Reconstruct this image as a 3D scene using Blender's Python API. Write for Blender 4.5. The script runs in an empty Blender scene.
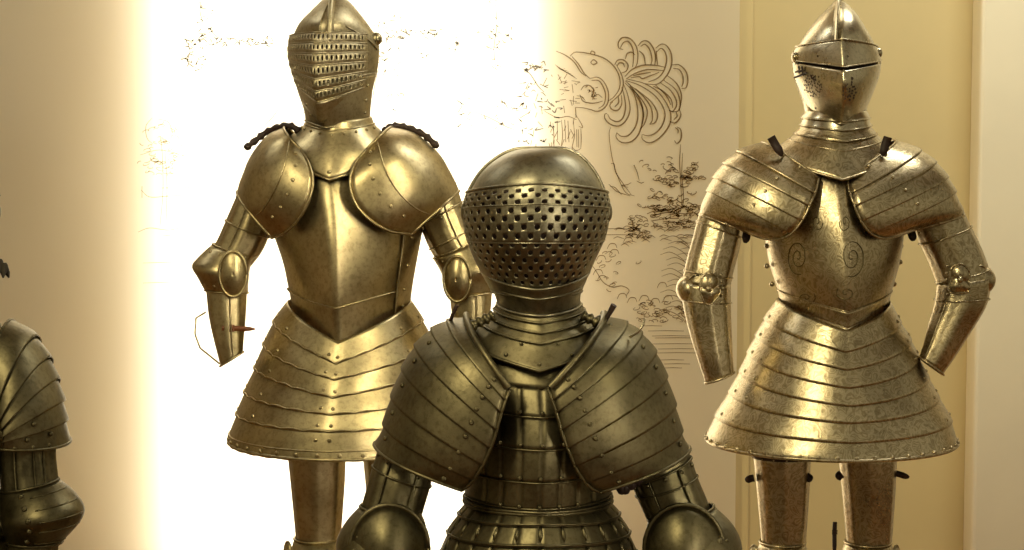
import bpy, bmesh, math, random
import numpy as np
from mathutils import Vector

# ------------------------------------------------------------------ camera, world, lights
S = bpy.context.scene
COL = S.collection
F = 1818.0
CAMZ = 1.70
PITCH = math.atan(130.0 / F)
cam_d = bpy.data.cameras.new('camera')
cam = bpy.data.objects.new('camera', cam_d)
COL.objects.link(cam)
cam_d.sensor_width = 36.0
cam_d.lens = 36.0 * F / 1024.0
cam_d.clip_start = 0.05
cam.location = (0, 0, CAMZ)
cam.rotation_euler = (math.pi / 2 - PITCH, 0, 0)
S.camera = cam

vs = S.view_settings
vs.view_transform = 'Standard'
vs.look = 'None'
vs.gamma = 1.0
vs.exposure = 0.0
vs.use_curve_mapping = False

WORLD_STRENGTH = 1.1
w = bpy.data.worlds.new('hall')
S.world = w
w.use_nodes = True
nt = w.node_tree
nt.nodes.clear()
wo = nt.nodes.new('ShaderNodeOutputWorld')
bg = nt.nodes.new('ShaderNodeBackground')
tc = nt.nodes.new('ShaderNodeTexCoord')
sep = nt.nodes.new('ShaderNodeSeparateXYZ')
nt.links.new(tc.outputs['Generated'], sep.inputs[0])
rmp = nt.nodes.new('ShaderNodeValToRGB')          # the rest of the hall: dim floor, lit walls, dim ceiling
mr = nt.nodes.new('ShaderNodeMapRange')
mr.inputs['From Min'].default_value = -1
mr.inputs['From Max'].default_value = 1
nt.links.new(sep.outputs['Z'], mr.inputs['Value'])
nt.links.new(mr.outputs[0], rmp.inputs[0])
cr = rmp.color_ramp
cr.elements[0].position = 0.0
cr.elements[0].color = (0.06, 0.034, 0.012, 1)
cr.elements[1].position = 1.0
cr.elements[1].color = (0.23, 0.20, 0.13, 1)
for p, c in ((0.38, (0.14, 0.10, 0.047)), (0.5, (0.27, 0.225, 0.13)), (0.62, (0.36, 0.315, 0.20)), (0.8, (0.21, 0.18, 0.115))):
    e = cr.elements.new(p)
    e.color = (*c, 1)
nt.links.new(rmp.outputs[0], bg.inputs[0])
bg.inputs[1].default_value = WORLD_STRENGTH
nt.links.new(bg.outputs[0], wo.inputs[0])


def area(name, loc, target, sx, sy, power, col, spread=None):
    l = bpy.data.lights.new(name, 'AREA')
    l.shape = 'RECTANGLE'
    l.size = sx
    l.size_y = sy
    l.energy = power
    l.color = col
    if spread:
        l.spread = math.radians(spread)
    o = bpy.data.objects.new(name, l)
    COL.objects.link(o)
    o.location = loc
    o.rotation_euler = (Vector(target) - Vector(loc)).to_track_quat('-Z', 'Y').to_euler()
    return o


PANEL_Y = 5.70
WALL_Y = 5.80
WIN_L, WIN_R = -1.11, 0.065
# daylight standing in the window behind the printed screen
area('window_daylight', ((WIN_L + WIN_R) / 2, WALL_Y + 0.03, 1.8), ((WIN_L + WIN_R) / 2, 0, 1.8), WIN_R - WIN_L, 3.1, 98, (1.0, 0.97, 0.90))
# warm ceiling lamps of the gallery
area('ceiling_lamp_left', (-1.0, 1.5, 3.1), (0.75, 4.0, 1.1), 0.16, 1.1, 11, (1.0, 0.88, 0.52), 90)
area('ceiling_lamp_right', (1.9, 1.2, 3.6), (-0.6, 4.05, 1.2), 0.2, 0.9, 2.0, (1.0, 0.88, 0.52), 27)
area('streak_light', (3.0, -0.6, 2.3), (-0.75, 4.2, 1.2), 0.25, 1.9, 1.8, (1.0, 0.90, 0.66), 22)  # added unseen strip light, narrowed to streak the left suit's metal
area('wall_fill_right', (1.6, 4.35, 3.7), (1.15, 5.8, 0.9), 1.4, 0.3, 46, (0.95, 0.94, 0.80))  # added fill that lifts the right wall apart from the armour
area('wall_fill_left', (-2.0, 4.5, 3.7), (-1.7, 5.8, 1.1), 1.4, 0.3, 17, (0.95, 0.94, 0.80))  # added fill that lifts the left side of the screen and wall


# ------------------------------------------------------------------ pixel -> point helpers
SP, CP = math.sin(PITCH), math.cos(PITCH)


def W(px, py, D):
    xc = (px - 512.0) / F
    yc = -(py - 275.0) / F
    dy = CP + yc * SP
    dz = -SP + yc * CP
    t = D / dy
    return np.array([xc * t, D, CAMZ + dz * t])


def cat(tab, t):
    """Catmull-Rom through the rows of a table, t in 0..len-1."""
    n = len(tab)
    t = min(max(t, 0.0), n - 1.0)
    i = min(int(t), n - 2)
    f = t - i
    p1, p2 = tab[i], tab[i + 1]
    p0 = tab[i - 1] if i > 0 else 2 * p1 - p2
    p3 = tab[i + 2] if i + 2 < n else 2 * p2 - p1
    return 0.5 * (2 * p1 + (p2 - p0) * f + (2 * p0 - 5 * p1 + 4 * p2 - p3) * f * f + (3 * p1 - p0 - 3 * p2 + p3) * f ** 3)


# ------------------------------------------------------------------ materials
def new_mat(name):
    m = bpy.data.materials.new(name)
    m.use_nodes = True
    n = m.node_tree
    n.nodes.clear()
    out = n.nodes.new('ShaderNodeOutputMaterial')
    return m, n, out


def noise(n, scale, detail=4, rough=0.6, vec=None):
    t = n.nodes.new('ShaderNodeTexNoise')
    t.inputs['Scale'].default_value = scale
    t.inputs['Detail'].default_value = detail
    t.inputs['Roughness'].default_value = rough
    if vec:
        n.links.new(vec, t.inputs['Vector'])
    return t


def metal(name, c1, c2, rough=(0.22, 0.42), bump=0.15, scale=9, etch=0.0, streak=0.0):
    m, n, out = new_mat(name)
    b = n.nodes.new('ShaderNodeBsdfPrincipled')
    b.inputs['Metallic'].default_value = 1.0
    tcn = n.nodes.new('ShaderNodeTexCoord')
    v = tcn.outputs['Object']
    t = noise(n, scale, 6, 0.65, v)
    ramp = n.nodes.new('ShaderNodeValToRGB')
    ramp.color_ramp.elements[0].position = 0.33
    ramp.color_ramp.elements[0].color = (*c1, 1)
    ramp.color_ramp.elements[1].position = 0.68
    ramp.color_ramp.elements[1].color = (*c2, 1)
    n.links.new(t.outputs[0], ramp.inputs[0])
    col = ramp.outputs[0]
    # fine speckle of old corrosion
    t2 = noise(n, scale * 14, 3, 0.7, v)
    r2 = n.nodes.new('ShaderNodeValToRGB')
    r2.color_ramp.elements[0].position = 0.36
    r2.color_ramp.elements[0].color = (0.45, 0.42, 0.38, 1)
    r2.color_ramp.elements[1].position = 0.52
    r2.color_ramp.elements[1].color = (1, 1, 1, 1)
    n.links.new(t2.outputs[0], r2.inputs[0])
    mx = n.nodes.new('ShaderNodeMix')
    mx.data_type = 'RGBA'
    mx.blend_type = 'MULTIPLY'
    mx.inputs[0].default_value = 0.45
    n.links.new(col, mx.inputs[6])
    n.links.new(r2.outputs[0], mx.inputs[7])
    col = mx.outputs[2]
    mrr = n.nodes.new('ShaderNodeMapRange')
    mrr.inputs['To Min'].default_value = rough[0]
    mrr.inputs['To Max'].default_value = rough[1]
    mrr.inputs['From Min'].default_value = 0.3
    mrr.inputs['From Max'].default_value = 0.7
    n.links.new(t.outputs[0], mrr.inputs['Value'])
    n.links.new(mrr.outputs[0], b.inputs['Roughness'])
    bp = n.nodes.new('ShaderNodeBump')
    bp.inputs['Strength'].default_value = bump
    bp.inputs['Distance'].default_value = 0.004
    h = noise(n, scale * 3, 5, 0.6, v).outputs[0]
    if etch > 0:
        # etched foliage: rings of warped cells
        wv = n.nodes.new('ShaderNodeTexVoronoi')
        wv.feature = 'DISTANCE_TO_EDGE'
        wv.inputs['Scale'].default_value = 38
        nz = noise(n, 18, 2, 0.5, v)
        ad = n.nodes.new('ShaderNodeVectorMath')
        ad.operation = 'MULTIPLY_ADD'
        ad.inputs[1].default_value = (0.10, 0.10, 0.10)
        n.links.new(nz.outputs[1], ad.inputs[0])
        n.links.new(v, ad.inputs[2])
        n.links.new(ad.outputs[0], wv.inputs['Vector'])
        sn = n.nodes.new('ShaderNodeMath')
        sn.operation = 'SINE'
        ml = n.nodes.new('ShaderNodeMath')
        ml.operation = 'MULTIPLY'
        ml.inputs[1].default_value = 30
        n.links.new(wv.outputs['Distance'], ml.inputs[0])
        n.links.new(ml.outputs[0], sn.inputs[0])
        sm = n.nodes.new('ShaderNodeMath')
        sm.operation = 'MULTIPLY_ADD'
        sm.inputs[1].default_value = etch
        n.links.new(sn.outputs[0], sm.inputs[0])
        n.links.new(h, sm.inputs[2])
        h = sm.outputs[0]
        r3 = n.nodes.new('ShaderNodeValToRGB')
        r3.color_ramp.elements[0].position = 0.0
        r3.color_ramp.elements[0].color = (0.62, 0.58, 0.5, 1)
        r3.color_ramp.elements[1].position = 0.35
        r3.color_ramp.elements[1].color = (1, 1, 1, 1)
        n.links.new(sn.outputs[0], r3.inputs[0])
        m3 = n.nodes.new('ShaderNodeMix')
        m3.data_type = 'RGBA'
        m3.blend_type = 'MULTIPLY'
        m3.inputs[0].default_value = 0.75
        n.links.new(col, m3.inputs[6])
        n.links.new(r3.outputs[0], m3.inputs[7])
        col = m3.outputs[2]
    n.links.new(h, bp.inputs['Height'])
    n.links.new(bp.outputs[0], b.inputs['Normal'])
    n.links.new(col, b.inputs['Base Color'])
    n.links.new(b.outputs[0], out.inputs[0])
    return m


def plain(name, c, rough=0.6, var=0.15, scale=12, bump=0.1, metallic=0.0):
    m, n, out = new_mat(name)
    b = n.nodes.new('ShaderNodeBsdfPrincipled')
    b.inputs['Roughness'].default_value = rough
    b.inputs['Metallic'].default_value = metallic
    tcn = n.nodes.new('ShaderNodeTexCoord')
    t = noise(n, scale, 5, 0.6, tcn.outputs['Object'])
    r = n.nodes.new('ShaderNodeValToRGB')
    r.color_ramp.elements[0].position = 0.3
    r.color_ramp.elements[0].color = (*[x * (1 - var) for x in c], 1)
    r.color_ramp.elements[1].position = 0.7
    r.color_ramp.elements[1].color = (*[min(1, x * (1 + var)) for x in c], 1)
    n.links.new(t.outputs[0], r.inputs[0])
    n.links.new(r.outputs[0], b.inputs['Base Color'])
    bp = n.nodes.new('ShaderNodeBump')
    bp.inputs['Strength'].default_value = bump
    bp.inputs['Distance'].default_value = 0.003
    n.links.new(t.outputs[0], bp.inputs['Height'])
    n.links.new(bp.outputs[0], b.inputs['Normal'])
    n.links.new(b.outputs[0], out.inputs[0])
    return m


def screen_mat():
    m, n, out = new_mat('printed_screen')
    d = n.nodes.new('ShaderNodeBsdfDiffuse')
    d.inputs[0].default_value = (0.80, 0.72, 0.55, 1)
    t = n.nodes.new('ShaderNodeBsdfTranslucent')
    t.inputs[0].default_value = (0.86, 0.78, 0.60, 1)
    mx = n.nodes.new('ShaderNodeMixShader')
    mx.inputs[0].default_value = 0.40
    n.links.new(d.outputs[0], mx.inputs[1])
    n.links.new(t.outputs[0], mx.inputs[2])
    n.links.new(mx.outputs[0], out.inputs[0])
    return m


def ink_mat(name, c):
    m, n, out = new_mat(name)
    t = n.nodes.new('ShaderNodeBsdfTransparent')
    t.inputs[0].default_value = (*c, 1)
    n.links.new(t.outputs[0], out.inputs[0])
    return m


M = {
    'steel_etched': metal('etched_steel', (0.44, 0.37, 0.24), (0.66, 0.56, 0.38), (0.24, 0.40), 0.07, 7, 0.30),
    'steel_pale': metal('pale_steel', (0.50, 0.44, 0.31), (0.64, 0.57, 0.42), (0.2, 0.36), 0.12, 9),
    'steel_bronze': metal('golden_steel', (0.31, 0.25, 0.138), (0.53, 0.44, 0.26), (0.30, 0.46), 0.25, 7),
    'steel_visor': metal('greyed_steel', (0.35, 0.30, 0.195), (0.48, 0.415, 0.28), (0.36, 0.52), 0.14, 9),
    'steel_dark': metal('dark_steel', (0.115, 0.098, 0.054), (0.225, 0.19, 0.108), (0.38, 0.54), 0.3, 8),
    'steel_dark_helmet': metal('veiled_dark_steel', (0.22, 0.195, 0.135), (0.34, 0.31, 0.22), (0.34, 0.48), 0.12, 8),  # lighter and greyer: veil of glass reflections put into the base colour
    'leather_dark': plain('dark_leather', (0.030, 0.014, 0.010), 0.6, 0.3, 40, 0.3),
    'leather_red': plain('red_brown_leather', (0.16, 0.05, 0.015), 0.55, 0.3, 40, 0.3),
    'wall_yellow': plain('yellow_plaster', (0.66, 0.53, 0.27), 0.85, 0.03, 2.5, 0.15),
    'wall_cream': plain('cream_plaster', (0.90, 0.81, 0.60), 0.85, 0.03, 2.5, 0.15),
    'floor': plain('brown_boards', (0.30, 0.13, 0.035), 0.45, 0.25, 5, 0.1),
    'ceiling': plain('ceiling_plaster', (0.5, 0.42, 0.28), 0.9, 0.03, 3, 0.1),
    'plinth': plain('plinth_paint', (0.32, 0.25, 0.14), 0.6, 0.06, 5, 0.05),
    'window_white': plain('window_paint', (0.75, 0.72, 0.62), 0.5, 0.03, 5, 0.05),
    'feather': plain('dark_feather', (0.03, 0.022, 0.012), 0.8, 0.3, 60, 0.3),
    'screen': screen_mat(),
    'ink': ink_mat('ink', (0.34, 0.27, 0.18)),
    'ink_glare': ink_mat('glare_ink', (0.56, 0.52, 0.44)),  # ink paled so the window's glare sits in its colour
    'ink_grey': ink_mat('grey_ink', (0.22, 0.21, 0.20)),
}


# ------------------------------------------------------------------ mesh builder
class MB:
    def __init__(self):
        self.v = []
        self.f = []

    def grid(self, P, closed=False, ctr=None, skip=None):
        """P[i][j] -> point; faces wound away from ctr (one centre point per row)."""
        P = np.asarray(P, float)
        m, n = P.shape[:2]
        b = len(self.v)
        self.v.extend(map(tuple, P.reshape(-1, 3)))
        fs = []
        for i in range(m - 1):
            for j in range(n if closed else n - 1):
                if skip and skip(i, j):
                    continue
                k = (j + 1) % n
                fs.append((b + i * n + j, b + i * n + k, b + (i + 1) * n + k, b + (i + 1) * n + j))
        if ctr is None:
            ctr = P.mean(axis=1) if closed else None
        if ctr is not None:
            tot = 0.0
            ctr = np.asarray(ctr)
            for i in range(0, m - 1):
                for j in range(0, (n if closed else n - 1)):
                    k = (j + 1) % n
                    nn = np.cross(P[i, k] - P[i, j], P[i + 1, j] - P[i, j])
                    tot += float(np.dot(nn, P[i, j] - ctr[i]))
            if tot < 0:
                fs = [tuple(reversed(q)) for q in fs]
        self.f.extend(fs)
        return self

    def cap(self, ring, c=None):
        b = len(self.v)
        ring = np.asarray(ring)
        self.v.extend(map(tuple, ring))
        self.v.append(tuple(ring.mean(axis=0) if c is None else c))
        n = len(ring)
        for j in range(n):
            self.f.append((b + j, b + (j + 1) % n, b + n))
        return self

    def tube(self, pts, r, n=8, closed=False, flat=None, twist=0.0):
        pts = [np.asarray(p, float) for p in pts]
        m = len(pts)
        rows = []
        up = np.array([0.12, -0.3, 0.95])
        for i, p in enumerate(pts):
            a = pts[(i - 1) % m] if (closed or i > 0) else p
            c = pts[(i + 1) % m] if (closed or i < m - 1) else p
            t = c - a
            t = t / (np.linalg.norm(t) + 1e-12)
            s = np.cross(t, up)
            s /= np.linalg.norm(s) + 1e-12
            u = np.cross(s, t)
            rr = r[i] if hasattr(r, '__len__') else r
            if twist:
                rr = rr * (1 + twist * math.sin(i * 2.1))
            rows.append([p + rr * (s * math.cos(q) + u * math.sin(q)) for q in np.linspace(0, 2 * math.pi, n, endpoint=False)])
        if closed:
            rows.append(rows[0])
        self.grid(rows, closed=True)
        if not closed:
            self.cap(rows[0])
            self.cap(rows[-1])
        return self

    def rivet(self, p, nrm, r):
        p = np.asarray(p, float)
        nrm = np.asarray(nrm, float)
        nrm = nrm / (np.linalg.norm(nrm) + 1e-12)
        a = np.cross(nrm, [0.3, 0.2, 0.93])
        a /= np.linalg.norm(a)
        c = np.cross(nrm, a)
        rows = []
        for h, q in ((-0.3, 1.0), (0.25, 0.95), (0.6, 0.65), (0.75, 0.25)):
            rows.append([p + nrm * r * h + r * q * (a * math.cos(t) + c * math.sin(t)) for t in np.linspace(0, 2 * math.pi, 8, endpoint=False)])
        self.grid(rows, closed=True)
        self.cap(rows[-1])
        return self

    def box(self, c, sx, sy, sz, R=None):
        c = np.asarray(c, float)
        b = len(self.v)
        for dx in (-1, 1):
            for dy in (-1, 1):
                for dz in (-1, 1):
                    q = np.array([dx * sx / 2, dy * sy / 2, dz * sz / 2])
                    if R is not None:
                        q = R @ q
                    self.v.append(tuple(c + q))
        for q in ((0, 1, 3, 2), (4, 6, 7, 5), (0, 4, 5, 1), (2, 3, 7, 6), (0, 2, 6, 4), (1, 5, 7, 3)):
            self.f.append(tuple(b + k for k in q))
        return self

    def build(self, name, mat, parent=None, base=(0, 0, 0), thick=0.0, smooth=True, sharp=None, label=None):
        me = bpy.data.meshes.new(name)
        bx = np.asarray(base, float)
        vv = [tuple(np.asarray(p) - bx) for p in self.v]
        me.from_pydata(vv, [], self.f)
        me.update()
        if smooth:
            me.polygons.foreach_set('use_smooth', [True] * len(me.polygons))
            if sharp:
                me.set_sharp_from_angle(angle=math.radians(sharp))
        me.materials.append(mat)
        o = bpy.data.objects.new(name, me)
        COL.objects.link(o)
        if parent is not None:
            o.parent = parent
        if thick:
            md = o.modifiers.new('thickness', 'SOLIDIFY')
            md.thickness = thick
            md.offset = -1
        if label:
            o['label'] = label
        return o


def tag(o, label=None, cat_=None, group=None, kind=None):
    if label:
        o['label'] = label
    if cat_:
        o['category'] = cat_
    if group:
        o['group'] = group
    if kind:
        o['kind'] = kind
    return o


def simple_box(name, x0, x1, y0, y1, z0, z1, mat, kind=None, parent=None, bev=0.0):
    c = ((x0 + x1) / 2, (y0 + y1) / 2, (z0 + z1) / 2)
    mb = MB().box(c, x1 - x0, y1 - y0, z1 - z0)
    o = mb.build(name, mat, parent, smooth=False)
    if bev:
        md = o.modifiers.new('bevel', 'BEVEL')
        md.width = bev
        md.segments = 2
    if kind:
        o['kind'] = kind
    return o


# ------------------------------------------------------------------ the setting
simple_box('floor', -5, 5, -3, 6.3, -0.1, 0.0, M['floor'], 'structure')
simple_box('ceiling', -5, 5, 3.0, 6.3, 3.9, 4.0, M['ceiling'], 'structure')
X738 = 226 / F * PANEL_Y
wb = MB()
for x0, x1, z0, z1 in ((-5, WIN_L, 0, 3.9), (WIN_R, 5, 0, 3.9), (WIN_L, WIN_R, 0, 0.25), (WIN_L, WIN_R, 3.4, 3.9)):
    wb.box(((x0 + x1) / 2, WALL_Y + 0.15, (z0 + z1) / 2), x1 - x0, 0.30, z1 - z0)
tag(wb.build('wall_back', M['wall_yellow'], smooth=False), kind='structure')
simple_box('wall_right', 466 / F * 5.68, 3.2, 5.68, 5.80, 0, 3.9, M['wall_cream'], 'structure', bev=0.012)
simple_box('trim_1', X738 - 0.02, X738 + 0.052, WALL_Y - 0.025, WALL_Y, 0, 3.9, M['wall_yellow'], 'structure', bev=0.004)
simple_box('wall_left', -5, -4.9, 1.0, 6.1, 0, 3.9, M['wall_cream'], 'structure')
# window frame seen from beside the screen
wf = MB()
for x in (WIN_L + 0.03, (WIN_L + WIN_R) / 2, WIN_R - 0.03):
    wf.box((x, WALL_Y + 0.26, 1.825), 0.05, 0.05, 3.15)
for z in (0.28, 1.9, 3.37):
    wf.box(((WIN_L + WIN_R) / 2, WALL_Y + 0.26, z), WIN_R - WIN_L, 0.05, 0.05)
tag(wf.build('window_1', M['window_white'], smooth=False), kind='structure')

# ------------------------------------------------------------------ the printed screen and its ink drawing
scr = MB()
scr.grid([[(-3.4, PANEL_Y, z), (X738, PANEL_Y, z)] for z in (0.02, 3.86)])
screen = scr.build('printed_screen', M['screen'], smooth=False)
tag(screen, 'tall cream screen printed with a fine line drawing, glowing white where the window stands behind', 'screen')

INK_Y = PANEL_Y - 0.004
rnd = random.Random(7)


class Ink:
    def __init__(self):
        self.mb = MB()
        self.k = 0

    def stroke(self, pts, wd=1.0, smooth=True, taper=True, T=None):
        pts = np.array(pts, float)
        if T is not None:
            ox, oy, s = T
            pts = pts / s + np.array([ox, oy])
        if smooth and len(pts) > 2:
            n = (len(pts) - 1) * 6 + 1
            pts = np.array([cat(pts, t) for t in np.linspace(0, len(pts) - 1, n)])
        m = len(pts)
        self.k = (self.k + 1) % 37
        y = INK_Y - self.k * 0.00002
        rows = []
        for i in range(m):
            a, c = pts[max(i - 1, 0)], pts[min(i + 1, m - 1)]
            t = c - a
            t = t / (np.linalg.norm(t) + 1e-9)
            nn = np.array([-t[1], t[0]])
            h = wd / 2
            if taper:
                h *= 0.45 + 0.55 * math.sin(math.pi * (i + 0.35) / (m - 0.3))
            p, q = pts[i] + nn * h, pts[i] - nn * h
            rows.append([W(p[0], p[1], y), W(q[0], q[1], y)])
        self.mb.grid(rows)

    def build(self, name, mat):
        return self.mb.build(name, mat, screen, smooth=False)


# plumed helmet in profile
ik = Ink()
T = (600, 20, 4.233)
plumes = [
    [(98, 125), (80, 118), (78, 95), (95, 75), (125, 78), (150, 105), (160, 140), (158, 180), (150, 200)],
    [(86, 118), (100, 95), (120, 92), (138, 120), (142, 160), (138, 200)],
    [(160, 110), (180, 90), (205, 92), (228, 125), (235, 160), (232, 190)],
    [(172, 112), (190, 103), (210, 125), (220, 165), (215, 190)],
    [(165, 130), (185, 150), (192, 190)],
    [(235, 120), (260, 102), (285, 112), (303, 150), (300, 200), (275, 245), (240, 272), (190, 270)],
    [(240, 135), (258, 120), (275, 135), (282, 170), (270, 215), (245, 245), (205, 262)],
    [(238, 130), (240, 160), (244, 190)],
    [(105, 240), (135, 210), (180, 192), (235, 192), (275, 200)],
    [(110, 250), (150, 225), (200, 210), (245, 212), (268, 215)],
    [(130, 245), (165, 240), (180, 248), (215, 235), (250, 222)],
    [(140, 236), (175, 228), (215, 222)],
    [(305, 190), (335, 190), (362, 215), (372, 250), (365, 285), (345, 290)],
    [(310, 205), (335, 210), (350, 235), (352, 265), (345, 282)],
    [(178, 485), (180, 505), (210, 520), (250, 500), (285, 460), (300, 420), (290, 370), (250, 310), (190, 270), (115, 250)],
    [(110, 256), (170, 278), (230, 318), (265, 365), (275, 405), (262, 448), (235, 478), (205, 490), (180, 485)],
    [(72, 475), (68, 495), (85, 515), (110, 520), (140, 510), (165, 480), (180, 430), (180, 370), (160, 320), (130, 280), (108, 258)],
    [(105, 265), (138, 302), (155, 350), (160, 410), (148, 455), (120, 488), (90, 492), (72, 478)],
    [(30, 395), (20, 400), (22, 420), (45, 442), (80, 448), (110, 425), (127, 380), (118, 320), (100, 272)],
    [(32, 398), (45, 420), (75, 430), (98, 412), (108, 370), (102, 320), (92, 285)],
    [(90, 318), (92, 355), (75, 382), (50, 378), (42, 360), (55, 345)],
    [(78, 325), (78, 350), (62, 368)],
    [(120, 270), (180, 320), (215, 370), (222, 420), (210, 442)],
    [(125, 280), (175, 335), (200, 385), (190, 435), (170, 462)],
    [(135, 290), (170, 350), (185, 400), (178, 440)],
    [(150, 290), (215, 345), (243, 395), (235, 432), (212, 442)],
    [(255, 265), (300, 300), (325, 350), (310, 385), (290, 380)],
    [(270, 255), (320, 295), (340, 350), (330, 385), (300, 388)],
    [(285, 235), (325, 270), (345, 320), (338, 375)],
    [(225, 280), (265, 300), (300, 335), (308, 372)],
    [(235, 275), (280, 320), (300, 360)],
    [(335, 375), (342, 405), (320, 435), (295, 430)],
    [(322, 388), (326, 408), (312, 422)],
    [(62, 190), (75, 170), (100, 170), (118, 190), (112, 215), (90, 225)],
    [(72, 195), (82, 182), (98, 184), (104, 200)],
    [(108, 165), (115, 142), (135, 137), (148, 148)],
    [(325, 452), (340, 462), (345, 485), (340, 510), (325, 522), (315, 510)],
    [(318, 455), (330, 465), (330, 480)],
]
for p in plumes:
    ik.stroke(p, 1.45, T=T)
T1 = (540, 0, 4.655)
helm = [
    [(140, 262), (158, 245), (185, 243), (240, 252), (300, 272), (345, 310), (370, 360), (370, 410), (345, 450), (318, 470)],
    [(355, 300), (378, 345), (388, 385), (378, 430), (350, 460), (325, 480)],
    [(148, 262), (180, 300), (205, 340), (232, 365)],
    [(75, 238), (120, 258), (160, 290), (190, 335), (215, 355)],
    [(232, 365), (270, 360), (300, 385), (318, 430), (315, 480), (290, 510), (262, 518), (235, 510), (200, 502), (165, 500)],
    [(240, 375), (272, 375), (292, 400), (305, 440), (298, 485), (272, 505)],
    [(165, 500), (168, 548)], [(235, 250), (240, 238), (255, 245), (252, 258)],
    [(235, 290), (250, 278), (265, 292), (248, 300), (235, 290)],
    [(190, 420), (205, 400), (230, 398), (250, 420), (245, 450), (270, 440), (290, 455)],
    [(185, 440), (200, 470), (235, 480), (265, 478), (292, 470)],
]
for p in helm:
    ik.stroke(p, 1.3, T=T1)
for k in range(15):
    a, r = rnd.uniform(0, 6.28), rnd.uniform(0, 50)
    x, y = 242 + r * math.cos(a), 440 + r * math.sin(a) * 0.9
    ik.stroke([(x, y), (x + rnd.uniform(-14, 14), y + rnd.uniform(-10, 10)), (x + rnd.uniform(-12, 16), y + rnd.uniform(-12, 12))], 0.9, T=T1)
for k in range(16):
    x, y = rnd.uniform(90, 175), rnd.uniform(370, 480)
    ik.stroke([(x, y), (x + rnd.uniform(10, 40), y + rnd.uniform(-6, 8))], 0.8, smooth=False, T=T1)
for k in range(7):
    x = 70 + k * 9
    ik.stroke([(x, 300 + k * 6), (x + 25, 322 + k * 5), (x + 48, 320 + k * 8)], 0.7, T=T1)
T2 = (540, 110, 4.655)
for p in ([(20, 5), (80, 35), (130, 30), (170, 45)], [(165, 20), (190, 60), (198, 82), (180, 75)], [(155, 50), (160, 120), (150, 180), (172, 188), (190, 180)],
          [(190, 85), (192, 130), (190, 180)], [(60, 60), (65, 130), (60, 165)], [(100, 45), (105, 120), (98, 170)], [(115, 45), (120, 150)],
          [(80, 50), (82, 140)], [(130, 50), (135, 150)], [(178, 90), (180, 175)], [(170, 90), (172, 172)]):
    ik.stroke(p, 0.9, T=T2)
for k in range(40):      # broken hatching of the rider's shoulder, half lost in the glare
    x, y = rnd.uniform(525, 575), rnd.uniform(62, 148)
    ik.stroke([(x, y), (x + rnd.uniform(-4, 5), y + rnd.uniform(2, 9))], 0.9, smooth=False)
ik.build('drawn_plumed_helmet', M['ink'])

# bush, twigs and ground below it
ik = Ink()
for p in ([(655, 160), (652, 200), (650, 250), (655, 330), (660, 460)], [(664, 200), (660, 300), (668, 400), (664, 460)],
          [(330, 80), (322, 110), (330, 190), (345, 260), (370, 330), (400, 385), (440, 400)],
          [(330, 250), (345, 252), (352, 290), (385, 340), (425, 395)], [(325, 355), (350, 362), (380, 395)],
          [(440, 262), (438, 258), (452, 290), (462, 330)], [(320, 345), (360, 380), (420, 400)],
          [(410, 360), (380, 352), (405, 348), (425, 338)], [(450, 330), (470, 340), (485, 335)]):
    ik.stroke(p, 0.95, T=T2)


def leaf(x, y, s, wd=0.9):
    a = rnd.uniform(-0.6, 0.6) + (math.pi if rnd.random() < 0.5 else 0)
    ca, sa = math.cos(a), math.sin(a)
    pts = []
    for q in np.linspace(-0.5, rnd.uniform(3.2, 5.6), 6):
        u, v = s * 1.5 * math.cos(q), s * 0.62 * math.sin(q)
        pts.append((x + ca * u - sa * v, y + sa * u + ca * v))
    ik.stroke(pts, wd)


branches = [((680, 196), (642, 162)), ((680, 190), (664, 166)), ((680, 185), (695, 160)), ((680, 178), (702, 178)), ((680, 185), (655, 178)),
            ((680, 200), (652, 192)), ((682, 205), (650, 197)), ((682, 182), (698, 166)), ((678, 210), (640, 205)), ((680, 176), (668, 160))]
for (x0, y0), (x1, y1) in branches:
    for k in range(8):
        t = 0.25 + 0.75 * k / 7 + rnd.uniform(-0.04, 0.04)
        leaf(x0 + (x1 - x0) * t + rnd.uniform(-2, 2), y0 + (y1 - y0) * t + rnd.uniform(-2, 2), rnd.uniform(1.2, 2.3))
for k in range(120):
    x = 630 + 75 * rnd.random()
    y = 206 + rnd.random() * 22 + (10 if x < 650 else 0)
    leaf(x, y, rnd.uniform(1.0, 2.2))
for k in range(26):
    leaf(rnd.uniform(672, 694), rnd.uniform(176, 212), rnd.uniform(1.5, 3.0), 1.1)
for k in range(16):
    x, y = rnd.uniform(640, 690), rnd.uniform(207, 222)
    ik.stroke([(x, y), (x + rnd.uniform(8, 22), y - rnd.uniform(-2, 4))], 1.1, smooth=False)
ik.build('drawn_bush', M['ink'])

# clouds of dust, rippled ground and ruled ground lines
ik = Ink()
for k in range(34):
    x, y = rnd.uniform(612, 690), rnd.uniform(228, 246)
    ik.stroke([(x, y), (x + 4, y - 2), (x + rnd.uniform(8, 13), y + rnd.uniform(-1, 1))], 0.8)
for k in range(15):
    y = 240 + k * 5.4
    for j in range(2):
        x = 652 + 4 * math.sin(k * 1.7) + j * 17
        ik.stroke([(x + 12, y - 1.5), (x + 22, y - 4 + j), (x + 33, y + 2), (x + 38, y + 8)], 0.75)
for x, y in ((596, 243), (612, 246), (628, 240), (601, 258), (614, 252), (598, 272), (602, 278), (622, 296), (632, 300), (644, 298), (655, 301), (668, 298), (662, 285)):
    ik.stroke([(x - 5, y + 3), (x - 2, y - 2), (x + 3, y - 2), (x + 5, y + 2)], 0.9)
ik.stroke([(590, 262), (596, 271), (603, 282), (612, 287), (622, 286), (629, 290), (626, 296)], 1.0)
for k in range(48):
    leaf(rnd.uniform(636, 690), rnd.uniform(301, 322), rnd.uniform(1.4, 2.4), 0.8)
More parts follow.
